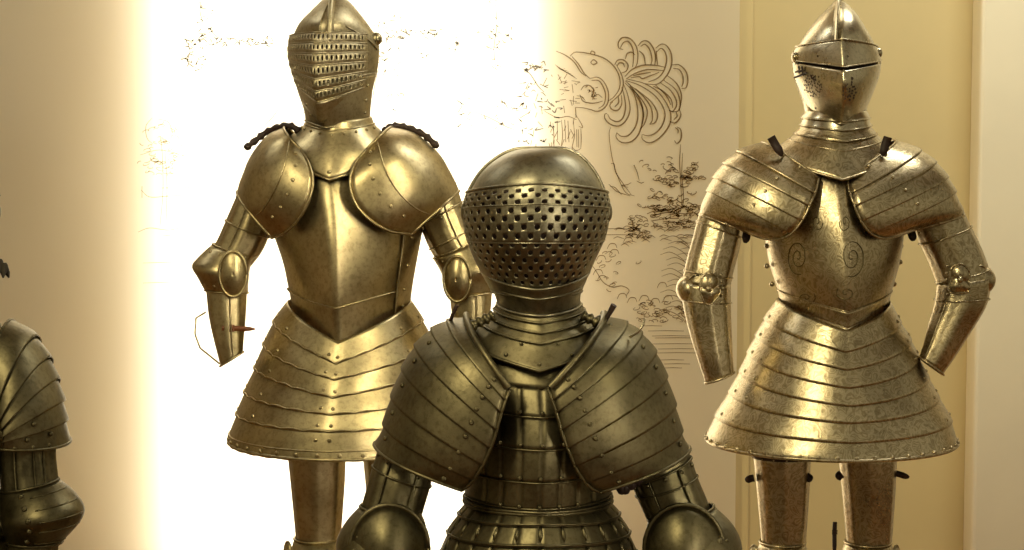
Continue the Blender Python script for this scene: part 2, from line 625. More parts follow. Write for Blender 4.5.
for k in range(14):
    leaf(rnd.uniform(590, 640), rnd.uniform(250, 292), rnd.uniform(1.4, 2.4), 0.8)
for y, x0, x1 in ((326, 640, 662), (331, 648, 684), (336, 652, 690), (338, 655, 700), (344, 650, 704), (349, 658, 707), (353, 655, 700), (360, 660, 684), (364, 664, 690), (368, 664, 682), (240, 590, 606), (235, 592, 640), (229, 596, 628)):
    ik.stroke([(x0, y), ((x0 + x1) / 2, y - 0.3), (x1, y)], 0.75, smooth=False)
ik.build('drawn_ground', M['ink'])

# pale drawing in the glare: tree, horizon rules, distant figures
ik = Ink()
for p in ([(152, 118), (146, 126), (147, 138), (153, 144)], [(158, 119), (168, 122), (172, 132), (170, 143)], [(160, 135), (162, 150), (163, 190), (160, 226)],
          [(165, 150), (167, 185), (166, 226)], [(138, 232), (150, 228), (170, 230), (190, 224)], [(141, 190), (150, 197), (170, 196), (212, 194)], [(142, 186), (142, 198)],
          [(143, 263), (175, 262), (200, 262)], [(143, 283), (175, 282), (204, 283)], [(163, 236), (172, 235)], [(178, 235), (188, 234)],
          [(140, 155), (160, 150), (185, 156)], [(160, 188), (195, 187), (212, 182)]):
    ik.stroke(p, 1.0)
for k in range(60):
    a = rnd.uniform(0, 6.28)
    r = rnd.uniform(0.3, 1.0)
    x, y = 163 + 26 * r * math.cos(a), 152 + 30 * r * math.sin(a)
    leaf(x, y, rnd.uniform(1.2, 2.6))
ik.build('drawn_tree', M['ink_glare'])
ik = Ink()
for p in ([(201, 0), (200, 12), (203, 22)], [(211, 20), (212, 32), (222, 40)], [(184, 36), (190, 50), (188, 62), (200, 70)], [(310, 108), (300, 116)], [(282, 104), (272, 118), (262, 128)],
          [(378, 70), (374, 90), (372, 104)], [(495, 0), (497, 24), (494, 48), (496, 70)], [(455, 40), (458, 44), (454, 48)], [(455, 98), (462, 105), (458, 114), (472, 112)],
          [(522, 68), (530, 74), (538, 86), (544, 92)], [(470, 110), (490, 118), (505, 126), (515, 130)], [(530, 112), (520, 118)], [(540, 84), (548, 88)]):
    ik.stroke(p, 1.1)
for (x0, x1, y0, y1, n) in ((205, 272, 38, 45, 46), (183, 206, 30, 70, 40), (372, 400, 18, 60, 34), (392, 440, 28, 40, 26), (478, 512, 28, 40, 14), (458, 515, 100, 130, 22), (380, 400, 60, 110, 12),
                          (522, 545, 62, 95, 22), (450, 460, 38, 50, 6), (488, 500, 0, 70, 14), (198, 216, 0, 40, 14), (416, 430, 44, 62, 6), (515, 560, 92, 145, 34)):
    for k in range(n):
        x, y = rnd.uniform(x0, x1), rnd.uniform(y0, y1)
        ik.stroke([(x, y), (x + rnd.uniform(-3, 4), y + rnd.uniform(-3, 3)), (x + rnd.uniform(-5, 6), y + rnd.uniform(-3, 4))], rnd.uniform(0.8, 1.5))
ik.build('drawn_riders', M['ink_grey'])


# ------------------------------------------------------------------ armour builders
class Suit:
    """Plates lofted from outlines given at the suit's own distance D, each with its own depth towards and away from the viewer."""

    def __init__(self, cx, D, label, floor_z=0.0, mirror=None, dx=0, dy=0):
        self.cx, self.D, self.dx, self.dy = cx, D, dx, dy
        b = W(cx + dx, 300, D)
        self.base = np.array([b[0], D, floor_z])
        self.root = bpy.data.objects.new('suit_of_armour', None)
        self.root.empty_display_size = 0.3
        COL.objects.link(self.root)
        self.root.location = self.base
        tag(self.root, label, 'suit of armour', 'suits of armour on display')

    def W(self, px, py, d=0.0):
        return W(px + self.dx, py + self.dy, self.D + d)

    def mk(self, mb, name, mat, parent=None, thick=0.0, label=None, sharp=None):
        if parent is None or parent is self.root:
            return mb.build(name, mat, self.root, self.base, thick, label=label, sharp=sharp)
        return mb.build(name, mat, parent, self.base, thick, label=label, sharp=sharp)

    # ---- body rings: rows of (py_side, xl, xr, py_centre, front, back, crease, k)
    def ring_pt(self, s, a, off=0.0):
        ys, xl, xr, yc, fr, bk, crease, k = s
        L, R = self.W(xl, ys), self.W(xr, ys)
        cx, zc0 = (L[0] + R[0]) / 2, L[2]
        hw = (R[0] - L[0]) / 2 + off
        u = math.cos(a)
        u = u + k * (1 - u * u)
        e = math.sqrt(max(0.0, 1 - u * u))
        if math.sin(a) < 0:
            lin = 1 - abs(u - k) / ((1 - k) if u > k else (1 + k))
            f = (1 - crease) * e + crease * lin
            y = self.D - (fr + off) * f
            zc = self.W((xl + xr) / 2, yc, -fr)[2]
            wl = min(0.8, 0.15 + 4.2 * crease)
            z = zc0 + (zc - zc0) * ((1 - wl) * e + wl * lin)
        else:
            y = self.D + (bk + off) * e
            z = zc0
        return np.array([cx + hw * u, y, z])

    def body(self, tab, v0, v1, rows, mb=None, off0=0.0, off1=0.0, n=72, a0=None, a1=None, disp=None):
        tab = [np.array(t, float) for t in tab]
        mb = mb or MB()
        closed = a0 is None
        A = np.linspace(-math.pi, math.pi, n, endpoint=False) if closed else np.linspace(a0, a1, n)
        P, C = [], []
        for i in range(rows):
            t = i / (rows - 1)
            v = v0 + (v1 - v0) * t
            s = cat(tab, v)
            off = off0 + (off1 - off0) * t
            P.append([self.ring_pt(s, a, off + (disp(v, a) if disp else 0)) for a in A])
            c = (self.W(s[1], s[0]) + self.W(s[2], s[0])) / 2
            C.append(c)
        mb.grid(P, closed=closed, ctr=C)
        return mb

    def edge(self, mb, tab, v, r, off=0.002, a0=None, a1=None, n=72, twist=0.0):
        tab = [np.array(t, float) for t in tab]
        s = cat(tab, v)
        if a0 is None:
            A = np.linspace(-math.pi, math.pi, n, endpoint=False)
            mb.tube([self.ring_pt(s, a, off) for a in A], r, 6, closed=True, twist=twist)
        else:
            A = np.linspace(a0, a1, n)
            mb.tube([self.ring_pt(s, a, off) for a in A], r, 6, twist=twist)
        return mb

    def rivets_body(self, mb, tab, v, angs, r, off=0.003):
        tab = [np.array(t, float) for t in tab]
        s = cat(tab, v)
        for a in angs:
            p = self.ring_pt(s, a, off)
            c = np.array([(self.W(s[1], s[0])[0] + self.W(s[2], s[0])[0]) / 2, self.D, p[2]])
            mb.rivet(p, (p - c) * np.array([1, 1.3, 0]) + np.array([0, 0, 0.2 * r]), r)

    # ---- limb: rows of (xL, yL, xR, yR, depth offset, depth ratio)
    def limb_pt(self, s, a, off=0.0, flute=0.0):
        L, R = self.W(s[0], s[1], s[4]), self.W(s[2], s[3], s[4])
        Mx = (L + R) / 2
        H = (R - L) / 2
        h = np.linalg.norm(H)
        q = 1 + off / h
        if flute:
            q *= 1 - flute * (0.5 + 0.5 * math.cos(8 * a + math.pi))
        return Mx + H * math.cos(a) * q + np.array([0, h * s[5], 0]) * math.sin(a) * q

    def limb(self, tab, v0=0, v1=None, rows=16, mb=None, off0=0.0, off1=0.0, flute=0.0, n=40, caps=False):
        tab = [np.array(t, float) for t in tab]
        if v1 is None:
            v1 = len(tab) - 1
        mb = mb or MB()
        P, C = [], []
        for i in range(rows):
            t = i / (rows - 1)
            s = cat(tab, v0 + (v1 - v0) * t)
            off = off0 + (off1 - off0) * t
            P.append([self.limb_pt(s, a, off, flute) for a in np.linspace(0, 2 * math.pi, n, endpoint=False)])
            C.append((self.W(s[0], s[1], s[4]) + self.W(s[2], s[3], s[4])) / 2)
        mb.grid(P, closed=True, ctr=C)
        if caps:
            mb.cap(P[0])
            mb.cap(P[-1])
        return mb

    def limb_edge(self, mb, tab, v, r, off=0.001, twist=0.0):
        tab = [np.array(t, float) for t in tab]
        s = cat(tab, v)
        mb.tube([self.limb_pt(s, a, off) for a in np.linspace(0, 2 * math.pi, 36, endpoint=False)], r, 6, closed=True, twist=twist)
        return mb

    def limb_rivets(self, mb, tab, v, angs, r, off=0.001):
        tab = [np.array(t, float) for t in tab]
        s = cat(tab, v)
        c = (self.W(s[0], s[1], s[4]) + self.W(s[2], s[3], s[4])) / 2
        for a in angs:
            p = self.limb_pt(s, a, off)
            mb.rivet(p, p - c, r)

    # ---- arch: rows of (Fx, Fy, Tx, Ty, front, back): from the free front edge F over the outline T to the back
    def arch_pt(self, s, ph, off=0.0, swell=0.0):
        Fx, Fy, Tx, Ty, fr, bk = s
        Fw = self.W(Fx, Fy, -fr)
        T = self.W(Tx, Ty)
        C = np.array([Fw[0], self.D, Fw[2]])
        c, si = math.cos(ph), math.sin(ph)
        dv = T - C
        L = np.linalg.norm(dv)
        p = C + dv * c * (1 + off / L)
        p[1] += si * ((fr if si < 0 else bk) + off)
        if swell and si < 0:
            p[1] -= swell * math.sin(2 * -ph) ** 2
        return p

    def arch(self, tab, v0, v1, rows, mb=None, off0=0.0, off1=0.0, p0=-90, p1=90, n=40, swell=0.0):
        tab = [np.array(t, float) for t in tab]
        mb = mb or MB()
        P, C = [], []
        for i in range(rows):
            t = i / (rows - 1)
            s = cat(tab, v0 + (v1 - v0) * t)
            off = off0 + (off1 - off0) * t
            P.append([self.arch_pt(s, math.radians(q), off, swell) for q in np.linspace(p0, p1, n)])
            c = self.W(s[0], s[1])
            C.append(np.array([c[0], self.D, c[2]]))
        mb.grid(P, ctr=C)
        return mb

    def arch_edge(self, mb, tab, v0, v1, ph, r, n=30, off=0.001, swell=0.0, twist=0.0):
        tab = [np.array(t, float) for t in tab]
        mb.tube([self.arch_pt(cat(tab, v), math.radians(ph), off, swell) for v in np.linspace(v0, v1, n)], r, 6, twist=twist)
        return mb

    def arch_row(self, mb, tab, v, p0, p1, r, n=30, off=0.001, swell=0.0, twist=0.0):
        tab = [np.array(t, float) for t in tab]
        s = cat(tab, v)
        mb.tube([self.arch_pt(s, math.radians(q), off, swell) for q in np.linspace(p0, p1, n)], r, 6, twist=twist)
        return mb

    def arch_rivets(self, mb, tab, pts, r, off=0.001, swell=0.0):
        tab = [np.array(t, float) for t in tab]
        for v, ph in pts:
            s = cat(tab, v)
            p = self.arch_pt(s, math.radians(ph), off, swell)
            q = self.arch_pt(s, math.radians(ph), off + 0.02, swell)
            mb.rivet(p, q - p + np.array([0, -0.01, 0]), r)

    def pauldron(self, tab, lames, mat, name='pauldron', parent=None, edge_r=0.003, step=0.004, swell=0.0, rivets=None, riv_r=0.004, first_thick=None, edge_mat=None, twist=0.0, p1=90):
        """lames: list of v bounds; the first band is the parent plate, the others are its lames."""
        main = None
        for i in range(len(lames) - 1):
            a, b = lames[i], lames[i + 1]
            ov = 0.10 if i < len(lames) - 2 else 0
            rows = max(4, int((b - a) * 10) + 2)
            mb = self.arch(tab, a, b + ov, rows, off0=step * 0.1, off1=step, swell=swell, p1=p1) if i % 1 == 0 else None
            self.arch_edge(mb, tab, a, b, -90, edge_r, max(4, rows), off=step * 0.5, swell=swell, twist=twist)
            if i == 0:
                self.arch_row(mb, tab, a, -90, p1, edge_r, off=0.0, swell=swell, twist=twist)
            if i == len(lames) - 2:
                self.arch_row(mb, tab, b, -90, p1, edge_r, off=step, swell=swell, twist=twist)
            if rivets:
                self.arch_rivets(mb, tab, [(v, ph) for v, ph in rivets if a <= v < b or (i == len(lames) - 2 and v == b)], riv_r, off=step * 0.6, swell=swell)
            o = self.mk(mb, name if i == 0 else 'lame', mat, main or parent, thick=0.002)
            if main is None:
                main = o
        return main

    def fin(self, pts, base_w, top_w, mat, name, parent, k=3):
        """comb along the top of a helmet: rows of (px, py, depth, height direction px dx, dy, height m)"""
        mb = MB()
        rows = []
        for (px, py, d, hx, hz, h) in pts:
            p = self.W(px, py, d)
            up = np.array([0, hx, hz], float)
            up /= np.linalg.norm(up)
            X = np.array([1.0, 0, 0])
            p0 = p - up * 0.012
            rows.append([p0 - X * base_w, p + up * h * 0.3 - X * base_w * 0.55, p + up * h * 0.75 - X * top_w, p + up * h - X * top_w * 0.6,
                         p + up * h + X * top_w * 0.6, p + up * h * 0.75 + X * top_w, p + up * h * 0.3 + X * base_w * 0.55, p0 + X * base_w])
        mb.grid(rows, closed=True)
        mb.cap(rows[0])
        mb.cap(rows[-1])
        return self.mk(mb, name, mat, parent)

    def ellipsoid(self, mb, c, rx, ry, rz, R=None, n=24):
        c = np.asarray(c, float)
        P = []
        for i in range(n // 2 + 1):
            t = math.pi * i / (n // 2)
            row = []
            for j in range(n):
                a = 2 * math.pi * j / n
                q = np.array([rx * math.sin(t) * math.cos(a), ry * math.sin(t) * math.sin(a), rz * math.cos(t)])
                if R is not None:
                    q = R @ q
                row.append(c + q)
            P.append(row)
        mb.grid(P, closed=True)
        return mb

    def dish(self, mb, c, rx, rz, bulge, yaw=0.0, rim=0.002, lobes=0, lobe_amp=0.0, roll=0.0, n=32):
        """domed oval plate facing the viewer, turned by yaw about the upright axis, with a raised rim"""
        c = np.asarray(c, float)
        cy, sy = math.cos(yaw), math.sin(yaw)
        cr_, sr = math.cos(roll), math.sin(roll)

        def pt(rr, a, extra=0.0):
            q = 1 + (lobe_amp * math.cos(lobes * a) if lobes else 0)
            x, z = rx * rr * q * math.cos(a), rz * rr * q * math.sin(a)
            x, z = x * cr_ - z * sr, x * sr + z * cr_
            y = -bulge * (1 - rr * rr) - extra
            return c + np.array([x * cy - y * sy, x * sy + y * cy, z])
        P = [[pt(rr, a) for a in np.linspace(0, 2 * math.pi, n, endpoint=False)] for rr in (1.0, 0.85, 0.65, 0.4, 0.15, 0.02)]
        back = [c + np.array([0, 0.05, 0])] * len(P)
        mb.grid(P, closed=True, ctr=back)
        if rim:
            mb.tube([pt(1.0, a) for a in np.linspace(0, 2 * math.pi, n, endpoint=False)], rim, 6, closed=True)
        return mb

    def strap(self, x0, y0, x1, y1, d, wpx, mat, name='strap', parent=None, thick=0.006, buckle=True):
        mb = MB()
        a, b = self.W(x0, y0, d), self.W(x1, y1, d)
        t = b - a
        L = np.linalg.norm(t)
        t /= L
        nn = np.cross(t, [0, 1, 0])
        nn /= np.linalg.norm(nn)
        w_ = wpx / F * self.D / 2
        rows = []
        for i in range(7):
            s = i / 6
            p = a + t * L * s + np.array([0, 0.003 * math.sin(s * 6), 0])
            ww = w_ * (1 if i < 5 else (0.8 if i == 5 else 0.35))
            rows.append([p + nn * ww - np.array([0, thick / 2, 0]), p + nn * ww + np.array([0, thick / 2, 0]), p - nn * ww + np.array([0, thick / 2, 0]), p - nn * ww - np.array([0, thick / 2, 0])])
        mb.grid(rows, closed=True)
        mb.cap(rows[0])
        mb.cap(rows[-1])
        if buckle:
            c = a + t * L * 0.3
            q = w_ * 1.25
            mb.tube([c + nn * q + t * q * 0.6, c + nn * q - t * q * 0.6, c - nn * q - t * q * 0.6, c - nn * q + t * q * 0.6], 0.0018, 6, closed=True)
        return self.mk(mb, name, mat, parent)

    def leg(self, xl, xr, top, knee, ankle, sole, mat, side=1, d0=0.0):
        """cuisse, knee cop, greave and foot plates, down to the plinth"""
        w0 = xr - xl
        cx = (xl + xr) / 2
        th = [(xl, top, xr, top, d0, 1.0), (xl + w0 * 0.06, top + (knee - top) * 0.35, xr - w0 * 0.02, top + (knee - top) * 0.35, d0, 1.0),
              (xl + w0 * 0.14, knee - 14, xr - w0 * 0.08, knee - 14, d0, 1.0), (xl + w0 * 0.15, knee, xr - w0 * 0.09, knee, d0, 1.05)]
        mb = self.limb(th, rows=14, flute=0.05)
        self.limb_edge(mb, th, 0, 0.003)
        self.limb_rivets(mb, th, 0.12, np.linspace(math.pi + 0.3, 2 * math.pi - 0.3, 7), 0.004)
        cu = self.mk(mb, 'cuisse', mat, thick=0.002)
        kn = [(cx - w0 * 0.36, knee - 10, cx + w0 * 0.38, knee - 10, d0, 1.05), (cx - w0 * 0.42, knee + 4, cx + w0 * 0.44, knee + 4, d0 - 0.012, 1.25),
              (cx - w0 * 0.42, knee + 22, cx + w0 * 0.44, knee + 22, d0 - 0.012, 1.25), (cx - w0 * 0.34, knee + 38, cx + w0 * 0.36, knee + 38, d0, 1.05)]
        mb = self.limb(kn, rows=12, off0=0.002, off1=0.002)
        self.limb_edge(mb, kn, 0, 0.0025, 0.003)
        self.limb_edge(mb, kn, 3, 0.0025, 0.003)
        self.dish(mb, self.W(cx + side * w0 * 0.48, knee + 13, d0), 0.02, 0.045, 0.012, yaw=side * 0.9)
        self.mk(mb, 'knee_cop', mat, cu, thick=0.002)
        gr = [(cx - w0 * 0.34, knee + 34, cx + w0 * 0.36, knee + 34, d0, 1.0), (cx - w0 * 0.40, knee + (ankle - knee) * 0.4, cx + w0 * 0.40, knee + (ankle - knee) * 0.4, d0 + 0.01, 1.1),
              (cx - w0 * 0.28, knee + (ankle - knee) * 0.8, cx + w0 * 0.28, knee + (ankle - knee) * 0.8, d0 + 0.01, 1.0), (cx - w0 * 0.27, ankle, cx + w0 * 0.27, ankle, d0 + 0.01, 1.1)]
        mb = self.limb(gr, rows=14)
        g = self.mk(mb, 'greave', mat, thick=0.002)
        # foot: lames running forward
        mb = MB()
        zs = self.base[2] + 0.004
        top_z = self.W(cx, ankle, 0)[2]
        c0 = self.W(cx, ankle, d0)
        hw = w0 * 0.28 / F * self.D
        rows, ctr = [], []
        for (dy, hh, ww) in ((0.06, 0.5, 0.75), (0.045, 0.9, 1.0), (0.0, 1.05, 1.12), (-0.05, 0.72, 1.15), (-0.10, 0.5, 1.22), (-0.15, 0.36, 1.2), (-0.19, 0.28, 0.95), (-0.21, 0.15, 0.45)):
            H = (top_z - zs) * hh
            rows.append([(c0[0] + hw * ww * math.cos(a), c0[1] + dy, zs + H * max(0, math.sin(a)) + 0.0) for a in np.linspace(0, math.pi, 13)])
            ctr.append((c0[0], c0[1] + dy, zs))
        mb.grid(rows, ctr=ctr)
        self.mk(mb, 'foot_plate', mat, g, thick=0.002)
        return cu


def holed(mb, Sf, us, vs_, hole, ctr):
    """surface made of cells with an eight-sided opening in each; hole(i, j) -> (fu, fv) half extents 0..0.5, or None for a plain cell"""
    fs0 = len(mb.f)
    off = [(-0.5, -0.5), (0, -0.5), (0.5, -0.5), (0.5, 0), (0.5, 0.5), (0, 0.5), (-0.5, 0.5), (-0.5, 0)]
    for i in range(len(vs_) - 1):
        for j in range(len(us) - 1):
            uc, vc = (us[j] + us[j + 1]) / 2, (vs_[i] + vs_[i + 1]) / 2
            du, dv = us[j + 1] - us[j], vs_[i + 1] - vs_[i]
            b = len(mb.v)
            out = [Sf(uc + du * o[0], vc + dv * o[1]) for o in off]
            mb.v.extend(map(tuple, out))
            h = hole(i, j)
            nn = np.cross(out[2] - out[0], out[6] - out[0])
            flip = np.dot(nn, out[0] - ctr) < 0
            if h is None:
                q = [tuple(range(b, b + 8))]
            else:
                for k in range(8):
                    a = math.pi * 2 * k / 8 - 3 * math.pi / 4
                    mb.v.append(tuple(Sf(uc + du * h[0] * math.cos(a), vc + dv * h[1] * math.sin(a))))
                q = [(b + k, b + (k + 1) % 8, b + 8 + (k + 1) % 8, b + 8 + k) for k in range(8)]
            if flip:
                q = [tuple(reversed(t)) for t in q]
            mb.f.extend(q)
    # weld neighbours so shading is continuous
    key, remap, nv = {}, {}, []
    for idx, p in enumerate(mb.v):
        kk = (round(p[0], 6), round(p[1], 6), round(p[2], 6))
        if kk not in key:
            key[kk] = len(nv)
            nv.append(p)
        remap[idx] = key[kk]
    mb.v = nv
    mb.f = [f for f in (tuple(dict.fromkeys(remap[x] for x in f)) for f in mb.f) if len(f) > 2]
    return mb


PI = math.pi


def mirror(tab, cx):
    return [(2 * cx - r[0], r[1], 2 * cx - r[2], r[3], *r[4:]) for r in tab]


def mirror_limb(tab, cx):
    return [(2 * cx - r[2], r[3], 2 * cx - r[0], r[1], *r[4:]) for r in tab]


# ================================================================== RIGHT SUIT: etched, facing the viewer
ZP = 0.30
sR = Suit(830, 4.0, 'etched golden steel suit with a slit visor and flared skirt, against the plain yellow wall', ZP)
m = M['steel_etched']
mp = M['steel_pale']
# helmet
hel = [(0, 835, 843, 0, .02, .03, 0, 0), (6, 830, 849, 6, .045, .06, 0, 0), (15, 821, 857, 15, .075, .09, .1, -.02), (27, 811, 864, 27, .10, .115, .2, -.05), (42, 801, 873, 42, .114, .125, .38, -.1),
       (57, 794, 878, 57, .108, .13, .5, -.1), (72, 794, 878, 72, .105, .125, .5, -.1), (88, 798, 873, 88, .098, .11, .5, -.1), (102, 803, 868, 102, .09, .09, .45, -.1), (114, 805, 866, 114, .082, .08, .2, -.05)]
mb = sR.body(hel, 0, 9, 40)
sR.edge(mb, hel, 4.25, .0016, .001, n=60)
helmet = sR.mk(mb, 'helmet', mp, thick=.002)
sR.fin([(836, 40, -.118, -1, .15, .006), (836.5, 25, -.10, -1, .6, .016), (837, 12, -.075, -1, 1.3, .024), (838, 2, -.04, -.5, 1.5, .030), (839, -3, 0.0, 0, 1, .032), (839, 0, .05, .5, 1.2, .030),
        (839, 16, .095, 1, .9, .024), (838, 45, .125, 1, .2, .014), (838, 75, .125, 1, -.1, .006)], .006, .0022, mp, 'comb', helmet)
vis = [(47, 796, 876, 39, .128, 0, .45, -.1), (54, 793, 879, 50, .137, 0, .5, -.1), (60, 792.5, 880, 67.2, .150, 0, .55, -.1), (62.8, 792.5, 880, 70.8, .153, 0, .55, -.1),
       (76, 794, 878, 85, .157, 0, .55, -.1), (92, 800, 872, 101, .140, 0, .5, -.1), (106, 806, 866, 114, .117, 0, .45, -.1), (118, 811, 860, 124, .098, 0, .35, -.1)]
vt = [np.array(t, float) for t in vis]


def vsurf(u, v):
    return sR.ring_pt(cat(vt, v), u, .002)


cR = sR.W(836, 70)
A = np.linspace(-PI + .12, -.12, 49)
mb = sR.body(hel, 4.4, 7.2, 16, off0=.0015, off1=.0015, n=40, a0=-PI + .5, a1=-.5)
sR.mk(mb, 'inner_shade', M['leather_dark'], helmet)  # dark sheet behind the sight slit, shade of the opening put into colour
mb = MB()
vrows = list(np.linspace(0, 2, 9)) + list(np.linspace(3, 7, 22))
mb.grid([[vsurf(a, v) for a in A] for v in vrows], ctr=[cR] * len(vrows), skip=lambda i, j: i == 8 and 4 <= j < 44)
sR.edge(mb, vis, 0, .0018, .003, -PI + .12, -.12, 48)
sR.edge(mb, vis, 7, .0018, .003, -PI + .12, -.12, 48)
sR.edge(mb, vis, 1.98, .0014, .003, -PI + .12, -.12, 48)
visor = sR.mk(mb, 'visor', mp, helmet, thick=.002, label='pale steel pointed visor with a thin sight slit')
# breath holes as shallow dark discs on the lower face, their shade painted in
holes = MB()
rr = random.Random(3)


def project(p):
    x, y, z = p[0], p[1], p[2] - CAMZ
    dep = y * CP - z * SP
    up = y * SP + z * CP
    return 512 + F * x / dep, 275 - F * up / dep


ugrid = np.linspace(-PI + .25, -.25, 70)
vgrid = np.linspace(3.05, 6.9, 50)
table = [(*project(vsurf(a, v)), a, v) for a in ugrid for v in vgrid]
tarr = np.array([(t[0], t[1]) for t in table])


def visor_at(px, py):
    k = int(np.argmin(((tarr - np.array([px, py])) ** 2).sum(1)))
    a, v = table[k][2], table[k][3]
    p = vsurf(a, v)
    q = sR.ring_pt(cat(vt, v), a, .02)
    return p, (q - p) / np.linalg.norm(q - p)


cups = []
for (cx_, cy_, R_, n_) in ((813, 86, 11, 44), (849, 92, 8, 24)):
    tries = 0
    while n_ > 0 and tries < 2000:
        tries += 1
        a = rr.uniform(0, 2 * PI)
        q = math.sqrt(rr.random()) * R_
        px, py = cx_ + q * math.cos(a) * .85, cy_ + q * math.sin(a)
        if any((px - c[0]) ** 2 + (py - c[1]) ** 2 < 4.4 for c in cups):
            continue
        cups.append((px, py, .0024))
        n_ -= 1
cups += [(812.5, 77, .0055), (814, 79, .0045), (852, 79, .004), (851, 82, .003), (818, 56, .0025), (847, 56, .0025), (816, 108, .003)]
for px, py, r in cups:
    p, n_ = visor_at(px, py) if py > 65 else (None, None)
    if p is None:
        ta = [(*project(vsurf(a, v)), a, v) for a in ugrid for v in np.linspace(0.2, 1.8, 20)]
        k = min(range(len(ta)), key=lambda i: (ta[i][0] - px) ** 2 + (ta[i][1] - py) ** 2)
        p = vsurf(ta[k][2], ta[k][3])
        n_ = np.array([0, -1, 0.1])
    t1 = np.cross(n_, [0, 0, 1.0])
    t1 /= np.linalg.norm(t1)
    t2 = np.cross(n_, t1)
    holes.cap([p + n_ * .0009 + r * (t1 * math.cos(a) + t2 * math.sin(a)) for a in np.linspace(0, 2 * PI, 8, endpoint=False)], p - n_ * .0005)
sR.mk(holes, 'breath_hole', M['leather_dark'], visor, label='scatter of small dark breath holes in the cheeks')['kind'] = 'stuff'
mb = MB()
for a_, b_ in (((800, 66), (801, 74)), ((804, 67), (805, 76)), ((796, 78), (808, 73)), ((797, 72), (803, 71))):
    pa, na = visor_at(*a_)
    pb, nb = visor_at(*b_)
    mb.tube([pa + na * .004, pb + nb * .004], .0022, 6)
sR.mk(mb, 'visor_hook', M['leather_dark'], visor)
sR.mk(sR.ellipsoid(MB(), sR.W(878, 53, -.02), .010, .012, .012), 'visor_pivot', mp, helmet)
sR.mk(sR.ellipsoid(MB(), sR.W(794, 57, -.02), .006, .012, .012), 'visor_pivot', mp, helmet)

# gorget with neck lames
gor = [(110, 806, 866, 112, .085, .085, .1, 0), (117, 803, 868, 121, .092, .09, .1, 0), (124, 802, 869, 130, .095, .09, .1, 0), (131, 798, 873, 139, .10, .09, .1, 0), (138, 790, 880, 150, .112, .09, .1, 0),
       (147, 778, 889, 163, .125, .09, .15, 0), (156, 768, 893, 180, .145, .09, .25, 0)]
mb = sR.body(gor, 3.2, 6, 14, off0=.001, off1=.003)
sR.edge(mb, gor, 6, .003, .004, twist=.2)
sR.edge(mb, gor, 4.1, .002, .001)
gorget = sR.mk(mb, 'gorget', m, thick=.002)
for a_, b_ in ((0, 1.1), (1, 2.1), (2, 3.3)):
    mb = sR.body(gor, a_, b_, 6, off0=.0, off1=.004)
    sR.edge(mb, gor, b_ - .02, .0018, .004)
    sR.mk(mb, 'lame', mp if a_ < 2 else m, gorget, thick=.002)

# breastplate
brR = [(150, 795, 868, 150, .085, .08, .1, 0), (160, 772, 892, 165, .105, .09, .15, 0), (185, 758, 905, 192, .135, .11, .25, 0), (212, 760, 905, 222, .155, .12, .35, 0), (238, 765, 903, 249, .167, .12, .4, 0),
       (262, 769, 899, 277, .172, .115, .42, 0), (284, 776, 893, 304, .168, .11, .45, 0), (298, 781, 888, 324, .160, .105, .45, 0), (304, 782, 887, 334, .158, .105, .45, 0)]
mb = sR.body(brR, 0, 8, 48)
breast = sR.mk(mb, 'breastplate', m, thick=.002)
bt = [np.array(t, float) for t in brR]
bgrid = [(*project(sR.ring_pt(cat(bt, v), a)), a, v) for a in np.linspace(-PI + .4, -.4, 230) for v in np.linspace(2.5, 7.3, 190)]
barr = np.array([(g[0], g[1]) for g in bgrid])


def on_breast(px, py):
    k = int(np.argmin(((barr - np.array([px, py])) ** 2).sum(1)))
    return sR.ring_pt(cat(bt, bgrid[k][3]), bgrid[k][2], .0006)


for (x0, y0, rx, ry, turns, sg) in ((852, 257, 13, 20, 2.3, 1), (798, 257, 11, 18, 2.3, -1), (846, 293, 10, 8, 1.6, 1), (806, 298, 10, 8, 1.6, -1), (845, 222, 6, 10, 1.5, 1), (817, 222, 6, 9, 1.5, -1)):
    m_ = int(26 * turns)
    mb = MB()
    mb.tube([on_breast(x0 + sg * rx * (k / m_) * math.cos(6.283 * turns * k / m_), y0 + ry * (k / m_) * math.sin(6.283 * turns * k / m_)) for k in range(4, m_ + 1)], .0011, 5)
    sR.mk(mb, 'etched_scroll', M['steel_dark'], breast)
mb = sR.body(brR, 6.35, 7.3, 8, off0=.001, off1=.004)
sR.edge(mb, brR, 6.35, .0015, .002)
sR.mk(mb, 'waist_lame', m, breast, thick=.002)
mb = sR.body(brR, 7.2, 8, 6, off0=.002, off1=.006)
sR.mk(mb, 'waist_lame', m, breast, thick=.002)
for x, y in ((767, 246), (767, 266), (772, 284), (901, 246), (900, 262), (894, 284)):
    sR.mk(sR.ellipsoid(MB(), sR.W(x, y, -.01), .006, .006, .006, n=12), 'side_stud', m, breast)

